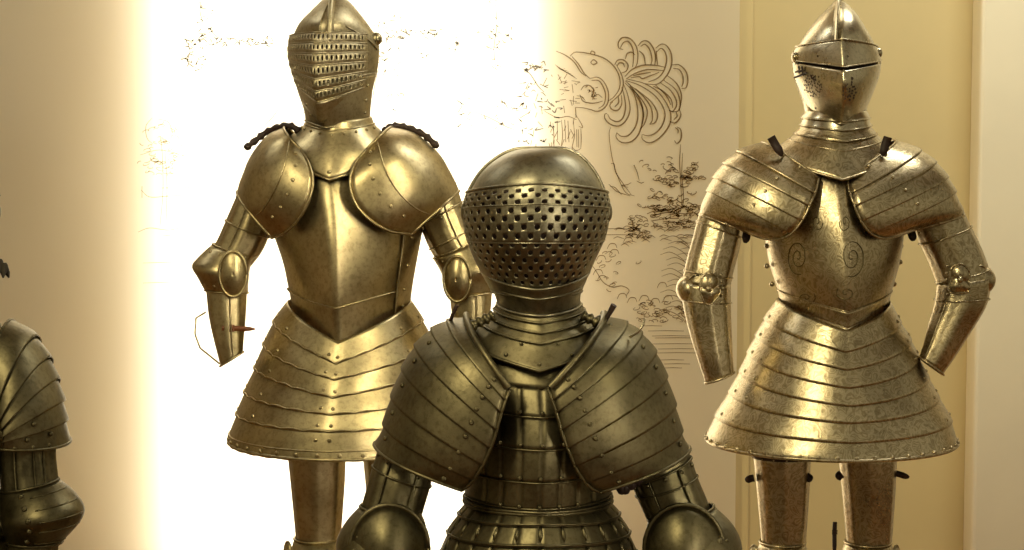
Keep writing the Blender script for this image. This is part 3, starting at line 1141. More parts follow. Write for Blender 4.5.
# skirt
skR = [(299, 778, 889, 330, .162, .12, .14, 0), (317, 767, 897, 350, .175, .14, .12, 0), (334, 758, 907, 368, .188, .155, .09, 0), (351, 750, 915, 386, .20, .17, .06, 0),
       (370, 742, 924, 404, .212, .185, .04, 0), (390, 732, 934, 421, .224, .20, .02, 0), (414, 718, 947, 441, .238, .215, .05, 0), (434, 708.5, 953, 456, .247, .225, .02, 0), (440, 708, 953.5, 461, .249, .226, .02, 0)]
main = None
bounds = [0, 1, 2, 3, 4, 5, 6, 8]
for i in range(7):
    a_, b_ = bounds[i], bounds[i + 1]
    mb = sR.body(skR, a_, b_ + (.12 if i < 6 else 0), 8 if i < 6 else 12, off0=.0005, off1=.0048 if i < 6 else .003, n=96)
    if i < 6:
        sR.rivets_body(mb, skR, b_ - .15, [-.16, -PI + .16, -.42, -PI + .42], .0045)
    else:
        sR.edge(mb, skR, 8, .0042, .003, n=96)
        sR.rivets_body(mb, skR, 7.45, np.linspace(-PI, PI, 44, endpoint=False) + .04, .0052)
    o = sR.mk(mb, 'skirt' if i == 0 else 'lame', m, main, thick=.002)
    main = main or o

# pauldrons
pR = [(819, 178, 762, 142, .125, .09), (816, 190, 742, 149, .14, .10), (811, 202, 727, 160, .155, .11), (804, 217, 716, 174, .16, .115), (794, 231, 709, 188, .155, .115), (780, 239, 704, 200, .14, .11), (762, 238, 702, 208, .11, .10), (744, 231, 701.5, 215, .075, .09)]
pR2 = [(847, 178, 895, 140, .125, .09), (849, 190, 914, 147, .14, .10), (853, 202, 930, 158, .155, .11), (859, 217, 943, 172, .16, .115), (868, 231, 952, 187, .155, .115), (881, 238, 957, 200, .14, .11), (897, 236, 961, 208, .11, .10), (914, 230, 962, 215, .075, .09)]
for tabp in (pR, pR2):
    pa = sR.pauldron(tabp, [0, 1.2, 2.2, 3.2, 4.2, 7], m, edge_r=.0028, step=.0045, rivets=[(.15, -70), (.15, -50), (1.7, -62), (2.7, -60), (3.7, -58), (6.7, -20), (6.7, -60)], riv_r=.004)
    sg = -1 if tabp is pR else 1
# straps over the shoulders
sR.strap(771, 137, 782, 156, -.105, 8, M['leather_dark'], 'shoulder_strap', breast, buckle=False)
sR.strap(888, 137, 882, 156, -.105, 8, M['leather_dark'], 'shoulder_strap', breast, buckle=False)
sR.strap(748, 228, 745, 243, -.03, 8, M['leather_dark'], 'arm_strap', None, buckle=False)
sR.strap(911, 228, 913, 241, -.03, 8, M['leather_dark'], 'arm_strap', None, buckle=False)

# arms
uaL = [(704, 200, 744, 218, 0, .95), (699, 214, 743, 232, 0, .95), (692, 240, 739, 252, -.005, .95), (686, 262, 734, 270, -.01, .95), (682, 282, 730, 290, -.015, .95)]
faL = [(681, 283, 731, 284, -.02, .95), (683, 305, 731, 308, -.025, .95), (690, 335, 732, 338, -.035, .9), (698, 360, 733, 358, -.045, .85), (705.5, 383, 734, 372, -.05, .8)]
uaR = [(914, 222, 962, 206, 0, .95), (917, 238, 968, 220, 0, .95), (927, 260, 979, 242, -.005, .95), (934, 277, 987, 262, -.01, .95), (938, 290, 991, 278, -.015, .95)]
faR = [(937, 283, 992, 277, -.02, .95), (934, 304, 987, 304, -.025, .95), (928, 325, 971, 332, -.035, .9), (924, 342, 957, 354, -.045, .85), (919, 357, 943, 374.5, -.05, .8)]
for (ua, fa, bx, by, sg, wx) in ((uaL, faL, 689, 289, -1, 709), (uaR, faR, 982, 280, 1, 960)):
    mb = sR.limb(ua, rows=22, flute=.06)
    sR.limb_edge(mb, ua, 1.3, .002)
    sR.limb_edge(mb, ua, 3.4, .0018)
    up = sR.mk(mb, 'upper_arm_plate', m, thick=.002)
    mb = sR.limb(fa, rows=22, flute=.06)
    sR.limb_edge(mb, fa, 4, .0028)
    sR.limb_edge(mb, fa, .8, .0018)
    # hinge seam along the forearm
    ft = [np.array(t, float) for t in fa]
    ang = -0.75 if sg < 0 else -PI + .75
    mb.tube([sR.limb_pt(cat(ft, v), ang, .001) for v in np.linspace(.8, 3.9, 16)], .0018, 6)
    fo = sR.mk(mb, 'forearm_plate', m, thick=.002)
    mb = MB()
    c = sR.W(bx, by, -.02)
    sR.ellipsoid(mb, c, .029, .038, .031)
    mb.tube([c + np.array([.030 * math.cos(t) * .6 - sg * .012, -.036 * abs(math.sin(t)) , .034 * math.sin(t)]) for t in np.linspace(0, 2 * PI, 24, endpoint=False)], .002, 6, closed=True)
    co = sR.mk(mb, 'elbow_cop', m)
    mb = MB()
    sR.dish(mb, sR.W(wx, by - 5, -.078), .018, .028, .010, lobes=2, lobe_amp=.15, roll=.3 * sg, yaw=-.2 * sg)
    sR.dish(mb, sR.W(wx - sg * 1, by + 5, -.080), .022, .020, .008, lobes=3, lobe_amp=.14, roll=-.4 * sg, yaw=-.2 * sg)
    sR.ellipsoid(mb, sR.W(wx, by, -.09), .007, .006, .007, n=12)
    for t in range(5):
        sR.ellipsoid(mb, sR.W(wx - sg * (14 - 1 * abs(t - 2)) + sg * 0, by - 14 + t * 7, -.066), .004, .004, .004, n=10)
    sR.mk(mb, 'elbow_rosette', m, co, thick=.0015)

# legs
ank, sol = 745, 780
lg = sR.leg(753, 811, 452, 552, ank, sol, m, -1)
sR.strap(754, 478, 745, 480, 0.0, 7, M['leather_dark'], 'strap', lg, buckle=False)
sR.strap(806, 476, 812, 480, -.03, 8, M['leather_dark'], 'strap', lg, buckle=False)
lg = sR.leg(838, 897, 452, 552, ank, sol, m, 1)
sR.strap(894, 473, 909, 477, 0.0, 6, M['leather_dark'], 'strap', lg, buckle=False)
sR.strap(842, 474, 836, 478, -.03, 8, M['leather_dark'], 'strap', lg, buckle=False)
sR.strap(835, 522, 834, 556, -.03, 4, M['leather_dark'], 'strap', lg)
mb = MB()
for x0, x1 in ((752, 812), (838, 898)):
    t_ = [(x0 + 1, 446, x1 - 1, 446, 0, 1.0), (x0, 457, x1, 457, 0, 1.0)]
    sR.limb(t_, rows=3, off0=.002, off1=.001, mb=mb)
sR.mk(mb, 'arming_cloth', M['leather_dark'], thick=.002, label='dark cloth band at the top of the thighs')

# ================================================================== LEFT SUIT: golden, ribbed visor, turned a little to its right
sL = Suit(335, 4.05, 'golden brown steel suit with a ribbed visor, standing in the white glare of the window', ZP)
m = M['steel_bronze']
mv = M['steel_visor']
kk = -.22
helL = [(-4, 326, 342, -4, .03, .04, 0, kk), (2, 320, 350, 2, .055, .07, .1, kk), (11, 311, 358, 11, .085, .095, .15, kk), (24, 299, 368, 24, .108, .12, .22, kk), (40, 292, 378, 40, .108, .13, .4, kk),
        (56, 289.5, 379, 56, .108, .13, .42, kk), (72, 292, 377, 72, .104, .12, .42, kk), (88, 297, 373, 88, .098, .105, .4, kk), (104, 304, 370, 104, .092, .09, .3, kk), (118, 308, 368, 118, .088, .085, .1, kk)]
mb = sL.body(helL, 0, 9, 40)
hl = [np.array(t, float) for t in helL]
mb.tube([sL.ring_pt(cat(hl, v), a, .001) for v, a in zip(np.linspace(3.2, 4.6, 12), np.linspace(-.95, -.25, 12))], .002, 6)
mb.tube([sL.ring_pt(cat(hl, v), -PI / 2 - .02, .0015) for v in np.linspace(1.2, 4.0, 12)], .0016, 6)
helmet = sL.mk(mb, 'helmet', mv, thick=.002)
sL.fin([(329, 40, -.118, -1, .15, .004), (330, 25, -.10, -1, .6, .014), (331, 12, -.08, -1, 1.3, .024), (332, 2, -.04, -.5, 1.5, .034), (334, -5, 0.0, 0, 1, .038), (335, -2, .05, .5, 1.2, .034),
        (336, 16, .095, 1, .9, .026), (336, 45, .125, 1, .2, .014)], .012, .006, mv, 'comb', helmet)
# ribbed, slotted visor
visL = [(36, 291.5, 377, 32, .135, 0, .38, -.30), (49, 289.5, 378, 48, .146, 0, .42, -.30), (61, 290.5, 378, 66, .150, 0, .45, -.30), (73, 294, 376, 86, .146, 0, .45, -.30), (83, 297.5, 373, 103, .135, 0, .42, -.30), (98, 302, 369, 124, .110, 0, .35, -.30)]
vl = [np.array(t, float) for t in visL]
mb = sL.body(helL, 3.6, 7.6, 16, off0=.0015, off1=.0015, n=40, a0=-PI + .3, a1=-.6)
sL.mk(mb, 'inner_shade', M['leather_dark'], helmet)  # dark sheet added behind the slots in place of inner shade
A0, A1 = -PI + .16, -.52
NR = 6


def ribsurf(u, v):
    a = A0 + (A1 - A0) * u
    if v <= NR:
        vv = v / NR * 4.0
        ph = v - math.floor(v + 1e-9)
        rib = .0042 * abs(math.sin(PI * ph)) ** .7 * min(1.0, .35 + 4 * u, .2 + 7 * (1 - u))
    else:
        vv = 4.0 + (v - NR)
        rib = 0
    return sL.ring_pt(cat(vl, vv), a, .003 + rib)


us = np.linspace(0, 1, 31)
cL = sL.W(335, 60)
off_rows = []
for r_ in range(NR):
    off_rows += [r_, r_ + .14, r_ + .66, r_ + .82]
off_rows.append(NR)
vs_ = np.array(off_rows)


def slot(i, j):
    return (.24, .49) if (i % 4 == 1 and 1 < j < 29) else None


mb = MB()
holed(mb, ribsurf, us, vs_, slot, cL)
mb.grid([[ribsurf(u, v) for u in us] for v in np.linspace(NR, NR + 1, 8)], ctr=[cL] * 8)
for v in range(0, NR + 1):
    mb.tube([ribsurf(u, v - .03) for u in np.linspace(0, 1, 40)], .0017, 6)
for v in (0.5, 3.6, 4.4, 5.5):
    mb.rivet(ribsurf(.33, v), (0, -1, 0), .004)
visor = sL.mk(mb, 'visor', mv, helmet, thick=.0015, label='ribbed visor pierced with rows of upright slots')
mb = MB()
sL.ellipsoid(mb, sL.W(376, 39, -.01), .014, .014, .015)
sL.mk(mb, 'visor_pivot', mv, helmet)
# chin and cheek guard below the visor
chin = [(72, 293.5, 377, 84, .128, 0, .3, -.25), (90, 298, 373, 108, .122, 0, .3, -.25), (108, 304, 371, 118, .112, 0, .3, -.25), (120, 306, 370, 128, .102, 0, .3, -.25)]
mb = sL.body(chin, 0, 3, 12, n=48, a0=-PI + .1, a1=-.1, off0=.001, off1=.001)
sL.edge(mb, chin, 0, .0018, .002, -PI + .1, -.1, 40)
sL.edge(mb, chin, 3, .0022, .002, -PI + .1, -.1, 40)
for q in (.6, 1.4, 2.2):
    sL.rivets_body(mb, chin, q, [-.45, -2.1], .0035)
sL.mk(mb, 'chin_guard', mv, helmet, thick=.002)
# gorget
gorL = [(116, 308, 371, 122, .095, .09, .1, -.1), (124, 305, 374, 132, .10, .09, .1, -.1), (132, 296, 382, 143, .112, .09, .1, -.08), (142, 284, 392, 158, .13, .09, .15, -.06), (152, 276, 402, 180, .15, .09, .3, -.04)]
mb = sL.body(gorL, 0, 4, 18, off0=.001, off1=.004)
sL.edge(mb, gorL, .9, .002, .002)
sL.edge(mb, gorL, 4, .0028, .004, twist=.25)
sL.rivets_body(mb, gorL, 1.3, np.linspace(-PI + .3, -.3, 9), .0035)
sL.rivets_body(mb, gorL, 3.65, [-PI / 2, -1.15, -2.0], .005)
sL.mk(mb, 'gorget', m, thick=.002)
# breastplate, ridge left of its middle
kb = -.10
brL = [(142, 290, 388, 142, .09, .08, .1, 0), (156, 272, 405, 160, .11, .09, .2, kb), (182, 262, 418, 188, .145, .11, .35, kb), (210, 266, 424, 220, .165, .12, .42, kb), (235, 274, 420, 247, .176, .12, .45, kb),
       (262, 283, 415, 278, .18, .115, .48, kb), (285, 288, 411, 306, .175, .11, .5, kb), (300, 291, 409, 330, .168, .105, .5, kb), (306, 292, 408, 345, .165, .105, .5, kb)]
mb = sL.body(brL, 0, 8, 48)
breast = sL.mk(mb, 'breastplate', m, thick=.002)
mb = MB()
bl = [np.array(t, float) for t in brL]
mb.tube([sL.ring_pt(cat(bl, 6.1 + .1 * math.sin(a * 2)), a, .002) for a in np.linspace(-PI + .15, -.15, 90)], .0022, 6, twist=.35)
sL.mk(mb, 'rope_border', m, breast)
mb = sL.body(brL, 3.2, 7.9, 20, n=24, a0=-.62, a1=.5, off0=.004, off1=.004)
mb.tube([sL.ring_pt(cat(bl, v), -.62, .005) for v in np.linspace(3.2, 7.9, 24)], .0025, 6)
for v in (4, 5, 6, 7):
    mb.rivet(sL.ring_pt(cat(bl, v), -.45, .006), (.6, -.8, 0), .004)
sL.mk(mb, 'side_plate', m, breast, thick=.002)

# skirt
ks = -.07
skL = [(300, 288, 411, 342, .168, .12, .2, ks), (318, 276, 421, 362, .182, .14, .16, ks), (340, 266, 431, 378, .198, .16, .12, ks), (364, 257, 440, 396, .213, .18, .2, ks), (388, 247, 448, 413, .226, .195, .12, ks),
       (410, 239, 454, 430, .238, .21, .06, ks), (430, 231.5, 459, 450, .247, .22, .03, ks), (439, 231, 460, 460, .25, .222, .02, ks)]
sk_n = [np.array(t, float) for t in skL]
main = None
bounds = [0, 1, 2, 3, 4, 5, 7]
for i in range(6):
    a_, b_ = bounds[i], bounds[i + 1]
    mb = sL.body(skL, a_, b_ + (.10 if i < 5 else 0), 8 if i < 5 else 12, off0=.0005, off1=.005 if i < 5 else .003, n=96)
    if i < 5:
        # cusped, scalloped edge line with paired rivets
        mb.tube([sL.ring_pt(cat(sk_n, b_ + .08 - .07 * abs(math.sin(a * 14))), a, .0052) for a in np.linspace(-PI + .1, -.1, 150)], .0018, 6)
        sL.rivets_body(mb, skL, b_ - .22, [-PI / 2 - .10, -PI / 2 + .02, -.2, -.65, -PI + .2, -PI + .7], .0045)
    else:
        sL.edge(mb, skL, 6.1, .002, .003, n=96)
        sL.edge(mb, skL, 7, .0042, .003, n=96, twist=.2)
        sL.rivets_body(mb, skL, 6.55, np.linspace(-PI, PI, 34, endpoint=False) + .02, .0052)
        sL.rivets_body(mb, skL, 5.5, [-PI / 2 - .10, -PI / 2 + .02], .0045)
    o = sL.mk(mb, 'skirt' if i == 0 else 'lame', m, main, thick=.002)
    main = main or o

# pauldrons
pL = [(301, 150, 285, 127, .12, .08), (309, 164, 270, 134, .145, .09), (313, 182, 258, 147, .165, .10), (308, 203, 250, 160, .17, .11), (298, 220, 245, 173, .16, .115), (286, 232, 241, 184, .14, .11), (272, 238, 239, 192, .11, .10)]
pL2 = [(366, 150, 392, 127, .12, .08), (355, 164, 412, 132, .145, .09), (350, 182, 428, 143, .165, .10), (355, 203, 440, 156, .17, .11), (370, 220, 448, 170, .165, .115), (390, 231, 454, 182, .145, .11), (412, 234, 458, 192, .11, .10)]
for tabp in (pL, pL2):
    rv = [(v, -74) for v in (.8, 1.6, 2.4, 3.2, 4.0, 4.8)]
    pa = sL.pauldron(tabp, [0, 6], m, edge_r=.0032, step=.004, rivets=rv, riv_r=.0045, swell=.012)
    mb = MB()
    sL.arch_edge(mb, tabp, .2, 5.8, -64, .0018, off=.004, swell=.012, n=40, twist=.2)
    sL.mk(mb, 'border_line', m, pa)
# dark fringed straps standing up behind the shoulders
for xs in (((246, 148), (256, 140), (267, 132), (279, 127), (291, 126), (300, 132)), ((384, 131), (393, 126), (408, 128), (424, 135), (438, 147))):
    mb = MB()
    pts = [np.array(p, float) for p in xs]
    mb.tube([sL.W(*cat(pts, t), -.012 + .02 * math.sin(t)) for t in np.linspace(0, len(pts) - 1, 22)], [.0075 * (1 + .3 * math.sin(k * 2.3)) for k in range(22)], 7)
    sL.mk(mb, 'shoulder_strap', M['leather_dark'], breast)
# arms
uaL = [(244, 176, 280, 196, 0, .95), (238, 192, 275, 215, 0, .95), (228, 215, 270, 234, -.005, .95), (217, 240, 262, 252, -.01, .95), (206, 258, 250, 268, -.015, .95)]
faL = [(203, 276, 246, 276, -.02, .95), (206, 292, 247, 292, -.025, .95), (209, 318, 246, 316, -.035, .9), (215, 345, 244, 338, -.045, .85), (220.5, 366, 243, 352, -.05, .8)]
uaR = [(414, 208, 456, 182, 0, .95), (420, 226, 462, 202, 0, .95), (428, 246, 471, 224, -.005, .95), (437, 262, 480, 244, -.01, .95), (446, 276, 488, 260, -.015, .95)]
faR = [(446, 276, 492, 270, -.02, .95), (449, 292, 492, 292, -.025, .95), (452, 318, 490, 318, -.035, .9), (455, 342, 486, 345, -.045, .85), (458, 360, 482, 366, -.05, .8)]
for (ua, fa, sg, tipx, wx, wy) in ((uaL, faL, -1, 193, 233, 274), (uaR, faR, 1, 500, 457, 279)):
    mb = sL.limb(ua, rows=22, flute=.07)
    sL.limb_edge(mb, ua, 1.0, .0022)
    sL.limb_edge(mb, ua, 2.2, .0022)
    ut = [np.array(t, float) for t in ua]
    mb.tube([sL.limb_pt(cat(ut, v), -PI / 2 + .25 * sg * 1.2, .001) for v in np.linspace(.3, 3.9, 16)], .0016, 6)
    sL.limb_rivets(mb, ua, 1.15, [-PI + .5, -PI / 2, -.5], .004)
    sL.mk(mb, 'upper_arm_plate', m, thick=.002)
    mb = sL.limb(fa, rows=22, flute=.07)
    sL.limb_edge(mb, fa, 4, .0028)
    ft = [np.array(t, float) for t in fa]
    mb.tube([sL.limb_pt(cat(ft, v), -PI / 2 + .3, .001) for v in np.linspace(.8, 3.9, 16)], .0014, 6)
    fo = sL.mk(mb, 'forearm_plate', m, thick=.002)
    # pointed elbow
    if sg < 0:
        el = [(214, 244, 256, 256, -.012, .95), (201, 256, 250, 264, -.015, 1.0), (193.5, 266, 248, 274, -.02, 1.0), (199, 277, 247, 284, -.022, 1.0), (206, 290, 247, 293, -.025, .95)]
    else:
        el = [(434, 258, 478, 240, -.012, .95), (440, 268, 489, 252, -.015, 1.0), (444, 277, 498, 264, -.02, 1.0), (447, 287, 494, 278, -.022, 1.0), (450, 296, 493, 292, -.025, .95)]
    mb = sL.limb(el, rows=14, off0=.003, off1=.003)
    sL.limb_edge(mb, el, 0, .002, .003)
    sL.limb_edge(mb, el, 4, .002, .003)
    sL.limb_rivets(mb, el, .5, [-PI / 2 - .3, -PI / 2 - .8], .004)
    sL.limb_rivets(mb, el, 3.4, [-PI / 2 - .3, -PI / 2 - .8], .004)
    co = sL.mk(mb, 'elbow_cop', m, thick=.002)
    mb = MB()
    sL.dish(mb, sL.W(wx, wy, -.078), .030, .050, .014, rim=.0035, yaw=.15 * -sg)
    sL.mk(mb, 'elbow_wing', m, co, thick=.002)
    if sg < 0:
        sL.strap(222, 328, 255, 329, -.07, 5, M['leather_red'], 'forearm_strap', fo)
        mb = MB()
        mb.tube([sL.W(x, y, -.02) for x, y in ((206, 312), (196, 318), (195, 334), (200, 348), (210, 356), (220, 364))], .0022, 6)
        sL.mk(mb, 'cuff_outline', m, fo)  # outline only of the overexposed white cuff, its surface left out
# legs
lg = sL.leg(287, 346, 450, 548, 742, 780, m, -1, .0)
sL.leg(362, 418, 450, 548, 742, 780, m, 1, .0)

# ================================================================== the dark suits
SPK = 'arming_pin'


def dark_suit(cx, D, dx, dy, label, full_helmet=True, near=True, edge_suit=False):
    s = Suit(cx, D, label, 0.05, dx=dx, dy=dy)
    m = M['steel_dark']
    mh = M['steel_dark_helmet']
    # helmet
    hel = [(148, 532, 552, 148, .02, .03, 0, 0), (150, 516, 566, 150, .05, .06, 0, 0), (157, 500, 580, 157, .08, .09, 0, 0), (170, 484, 592, 170, .105, .11, .05, 0), (186, 473, 601, 186, .12, .125, .05, 0),
           (203, 466, 606, 203, .118, .13, .05, 0), (220, 465, 606, 220, .115, .13, .05, 0), (240, 469, 601, 240, .112, .122, .05, 0), (262, 477, 592, 262, .112, .11, .05, 0), (284, 490, 582, 284, .10, .095, .05, 0),
           (304, 498, 579, 304, .092, .085, .05, 0)]
    mb = s.body(hel, 0, 10, 48)
    ht = [np.array(t, float) for t in hel]
    helmet = s.mk(mb, 'helmet', mh, thick=.002)
    mb = MB()
    # raised comb edge and reinforcing rim following the dome
    rim = []
    for t in np.linspace(.18, PI - .12, 40):
        v = 0.3 + (1 - math.sin(t)) * 5.3
        rim.append(s.ring_pt(cat(ht, min(v, 6)), (0.18 if t < PI / 2 else PI - .18) * 1.0, .004))
    mb.tube(rim, .0035, 8)
    s.mk(mb, 'rim', mh, helmet)
    # pierced visor
    vis = [(193, 470, 604, 183, .142, 0, .05, 0), (203, 466.5, 606.5, 197, .150, 0, .05, 0), (220, 465.5, 606.5, 218, .156, 0, .05, 0), (240, 469, 602, 242, .154, 0, .05, 0), (258, 475.5, 594, 263, .142, 0, .05, 0),
           (276, 485, 586, 283, .125, 0, .05, 0), (290, 493, 580, 297, .110, 0, .04, 0)]
    vt_ = [np.array(t, float) for t in vis]
    a0, a1 = -PI + .12, -.12

    def sf(u, v):
        a = a0 + (a1 - a0) * u
        vv = v
        st = 0.0025 * (1 if (v > 1.35) else 0) + (.002 if v > 3.0 else 0)
        return s.ring_pt(cat(vt_, vv), a, .006 - st * .6)
    us = np.linspace(0, 1, 34)
    vrow = np.concatenate([[0], np.linspace(.30, 5.2, 14), [5.6, 6.0]])
    c = s.W(536, 230)

    def hole(i, j):
        if i < 1 or i > 13 or (i in (5, 9) and False):
            return None
        if (i + j) % 2:
            return None
        if i > 8 and (j < (i - 8) * 1.1 or j > 32 - (i - 8) * 1.1):
            return None
        return (.47, .34)
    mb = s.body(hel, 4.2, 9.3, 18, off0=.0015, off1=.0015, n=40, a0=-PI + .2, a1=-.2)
    s.mk(mb, 'inner_shade', M['leather_dark'], helmet)  # dark sheet that paints the helmet's inner shade behind the holes
    mb = MB()
    holed(mb, sf, us, vrow, hole, c)
    for vv, r in ((0, .0025), (1.36, .0016), (3.05, .0014), (6.0, .0022)):
        mb.tube([sf(u, vv) for u in np.linspace(0, 1, 50)], r, 6)
    s.mk(mb, 'visor', mh, helmet, thick=.002, label='rounded face guard pierced all over with small holes')
    for x in (465, 608):
        s.mk(s.ellipsoid(MB(), s.W(x, 212, -.015), .007, .014, .016), 'visor_pivot', mh, helmet)
    mb = MB()
    ch = [(270, 484, 588, 290, .128, 0, .05, 0), (280, 490, 584, 298, .12, 0, .05, 0), (291, 496, 581, 306, .112, 0, .04, 0), (303, 498, 580, 316, .104, 0, .03, 0)]
    s.body(ch, 0, 3, 10, mb=mb, n=48, a0=-PI + .1, a1=-.1)
    s.edge(mb, ch, 0, .0022, .002, -PI + .1, -.1, 40)
    s.edge(mb, ch, 1.2, .0016, .001, -PI + .1, -.1, 40)
    s.edge(mb, ch, 3, .0025, .002, -PI + .1, -.1, 40)
    s.mk(mb, 'chin_guard', mh, helmet, thick=.002)

    # gorget with neck lames and a notched collar plate
    gor = [(300, 497, 580, 312, .10, .09, .1, 0), (308, 496, 582, 322, .104, .09, .1, 0), (315, 493, 586, 332, .108, .09, .1, 0), (321, 485, 594, 342, .115, .09, .1, 0), (328, 474, 602, 354, .125, .09, .15, 0), (338, 462, 614, 371, .145, .09, .25, 0)]
    mb = s.body(gor, 3, 5, 12, off0=.0, off1=.002)
    s.edge(mb, gor, 5, .0028, .003)
    s.rivets_body(mb, gor, 4.6, [-PI / 2 - .9, -PI / 2 - .45, -PI / 2, -PI / 2 + .45, -PI / 2 + .9], .0035)
    s.rivets_body(mb, gor, 3.5, [-PI / 2 - .3, -PI / 2 + .3], .003)
    g = s.mk(mb, 'gorget', m, thick=.002)
    for a_, b_ in ((0, 1.1), (1, 2.1), (2, 3.15)):
        mb = s.body(gor, a_, b_, 6, off0=0, off1=.004)
        s.edge(mb, gor, b_, .0018, .004)
        s.mk(mb, 'lame', m, g, thick=.002)
    for sg in (-1, 1):
        mb = MB()
        mb.tube([s.W(538 + sg * (44 + k * 1.5), 315 + k * .75, -.06) for k in range(22)], [.008 * (1 + .28 * math.sin(k * 1.5)) for k in range(22)], 8)
        s.mk(mb, 'collar_scallop', m, g)

    # waistcoat-like torso of jointed plates
    tr = [(322, 500, 576, 325, .085, .08, 0, 0), (340, 470, 610, 350, .11, .09, .05, 0), (370, 458, 622, 386, .14, .11, .12, 0), (400, 460, 622, 416, .158, .12, .18, 0), (432, 464, 617, 449, .168, .12, .2, 0),
          (464, 466, 612, 482, .165, .115, .2, 0), (490, 467, 609, 508, .155, .105, .15, 0), (500, 469, 607, 514, .147, .10, .1, 0)]
    tt = [np.array(t, float) for t in tr]
    mb = s.body(tr, 0, 2.1, 14)
    breast = s.mk(mb, 'breastplate', m, thick=.002)
    bnd = [2.05, 2.95, 3.95, 4.95, 6.0, 7.0]
    for i in range(5):
        a_, b_ = bnd[i], bnd[i + 1]
        gaps = np.array([-PI / 2 - .52, -PI / 2 - .26, -PI / 2, -PI / 2 + .26, -PI / 2 + .52, -PI / 2 + .8, -PI / 2 - .8])

        def disp(v, a):
            dd = np.min(np.abs(gaps - a))
            return -.0035 * math.exp(-(dd / .022) ** 2)
        mb = s.body(tr, a_, b_ + .1, 8, off0=0, off1=.004, n=240, disp=disp)
        mb.tube([s.ring_pt(cat(tt, b_ + .1), a, .0045) for a in np.linspace(-PI + .1, -.1, 60)], .0016, 6)
        for k, gq in enumerate(gaps[:5]):
            mb.rivet(s.ring_pt(cat(tt, b_ - .05), gq, .006), (0, -1, .1), .0035)
        s.mk(mb, 'torso_lame', m, breast, thick=.002)
    mb = s.body(tr, 6.5, 7, 5, off0=.006, off1=.008)
    s.edge(mb, tr, 6.5, .003, .006)
    s.edge(mb, tr, 7, .003, .008)
    s.mk(mb, 'waist_band', m, breast, thick=.002)

    # skirt of small plates
    sk = [(500, 469, 608, 512, .15, .11, .1, 0), (512, 461, 617, 524, .165, .13, .08, 0), (530, 450, 627, 545, .18, .145, .06, 0), (550, 443, 634, 567, .192, .16, .05, 0), (575, 436, 642, 594, .205, .175, .04, 0),
          (600, 430, 648, 621, .215, .185, .03, 0), (630, 423, 655, 653, .225, .195, .02, 0)]
    main = None
    gs = np.linspace(-PI, 0, 13)
    sn = [np.array(t, float) for t in sk]
    for i in range(6):
        def disp2(v, a):
            dd = np.min(np.abs(gs - a))
            return -.004 * math.exp(-(dd / .02) ** 2)
        mb = s.body(sk, i, i + 1 + (.1 if i < 5 else 0), 6, off0=0, off1=.005, n=240, disp=disp2)
        mb.tube([s.ring_pt(cat(sn, i + 1.0), a, .005) for a in np.linspace(-PI + .02, -.02, 70)], .002, 6)
        if i > 0:
            for gq in gs[1:-1]:
                p = s.ring_pt(cat(sn, i + .5), gq, .003)
                mb.tube([s.ring_pt(cat(sn, i + .15 + .7 * q), gq, .001) for q in np.linspace(0, 1, 4)], [.001, .003, .004, .001], 6)
        o = s.mk(mb, 'skirt' if i == 0 else 'lame', m, main, thick=.002)
        main = main or o

    # broad winged pauldrons
    pl = [(510, 389, 468, 318, .175, .10), (505, 402, 446, 322, .18, .11), (500, 418, 427, 334, .182, .12), (495, 436, 412, 352, .182, .125), (488, 454, 400, 376, .178, .125), (480, 470, 390, 404, .17, .12), (470, 484, 383, 430, .155, .11), (462, 490, 377, 444, .14, .10)]
    pr = [(548, 389, 602, 316, .175, .10), (553, 402, 628, 324, .18, .11), (558, 418, 645, 338, .182, .12), (563, 436, 658, 358, .182, .125), (570, 454, 668, 384, .178, .125), (578, 472, 676, 412, .17, .12), (590, 487, 682, 436, .155, .11), (600, 492, 687, 448, .14, .10)]
    for tabp in ((pl, pr) if not edge_suit else (pl,)):
        pn = [np.array(t, float) for t in tabp]
        rv = [(v, -76) for v in (.5, 1.1, 1.8, 2.5, 3.2, 3.9, 4.7, 5.6, 6.4)] + [(v, -22) for v in (2, 3, 4, 5, 6)]
        pa = s.pauldron(tabp, [0, .8, 1.6, 2.6, 3.6, 4.6, 5.6, 7], m, edge_r=.0026, step=.005, rivets=rv, riv_r=.0042, swell=.008)
        # turned rim standing along the neck edge
        mb = MB()
        mb.tube([s.arch_pt(pn[0], math.radians(q), .006, .008) for q in np.linspace(-88, 10, 40)], .0052, 8)
        s.mk(mb, 'neck_rim', m, pa)
    # arming pins and a light wire loop
    mb = MB()
    mb.tube([s.W(449, 326, -.02), s.W(452, 316, -.03), s.W(457, 305, -.035)], [.004, .003, .0035], 8)
    s.mk(mb, SPK, M['leather_dark'], breast)
    if not edge_suit:
        mb = MB()
        mb.tube([s.W(604, 322, -.05), s.W(609, 314, -.055), s.W(614, 305, -.06)], [.004, .004, .005], 8)
        s.mk(mb, SPK, M['leather_dark'], breast)
    mb = MB()
    mb.tube([s.W(630, 337, -.09), s.W(638, 332, -.10), s.W(643, 325, -.10), s.W(645, 318, -.10)], [.0022, .0022, .002, .0012], 8)
    if not edge_suit:
        s.mk(mb, SPK, M['steel_pale'], breast, label='thin pale wire pin')

    # arms
    ul = [(388, 425, 436, 455, 0, .95), (380, 445, 433, 474, 0, .95), (372, 468, 430, 488, -.01, .95), (366, 490, 425, 505, -.015, .95), (360, 510, 420, 522, -.02, .95)]
    ur = [(630, 468, 680, 432, 0, .95), (631, 482, 690, 455, 0, .95), (637, 498, 698, 478, -.01, .95), (644, 514, 706, 497, -.015, .95), (650, 528, 712, 513, -.02, .95)]
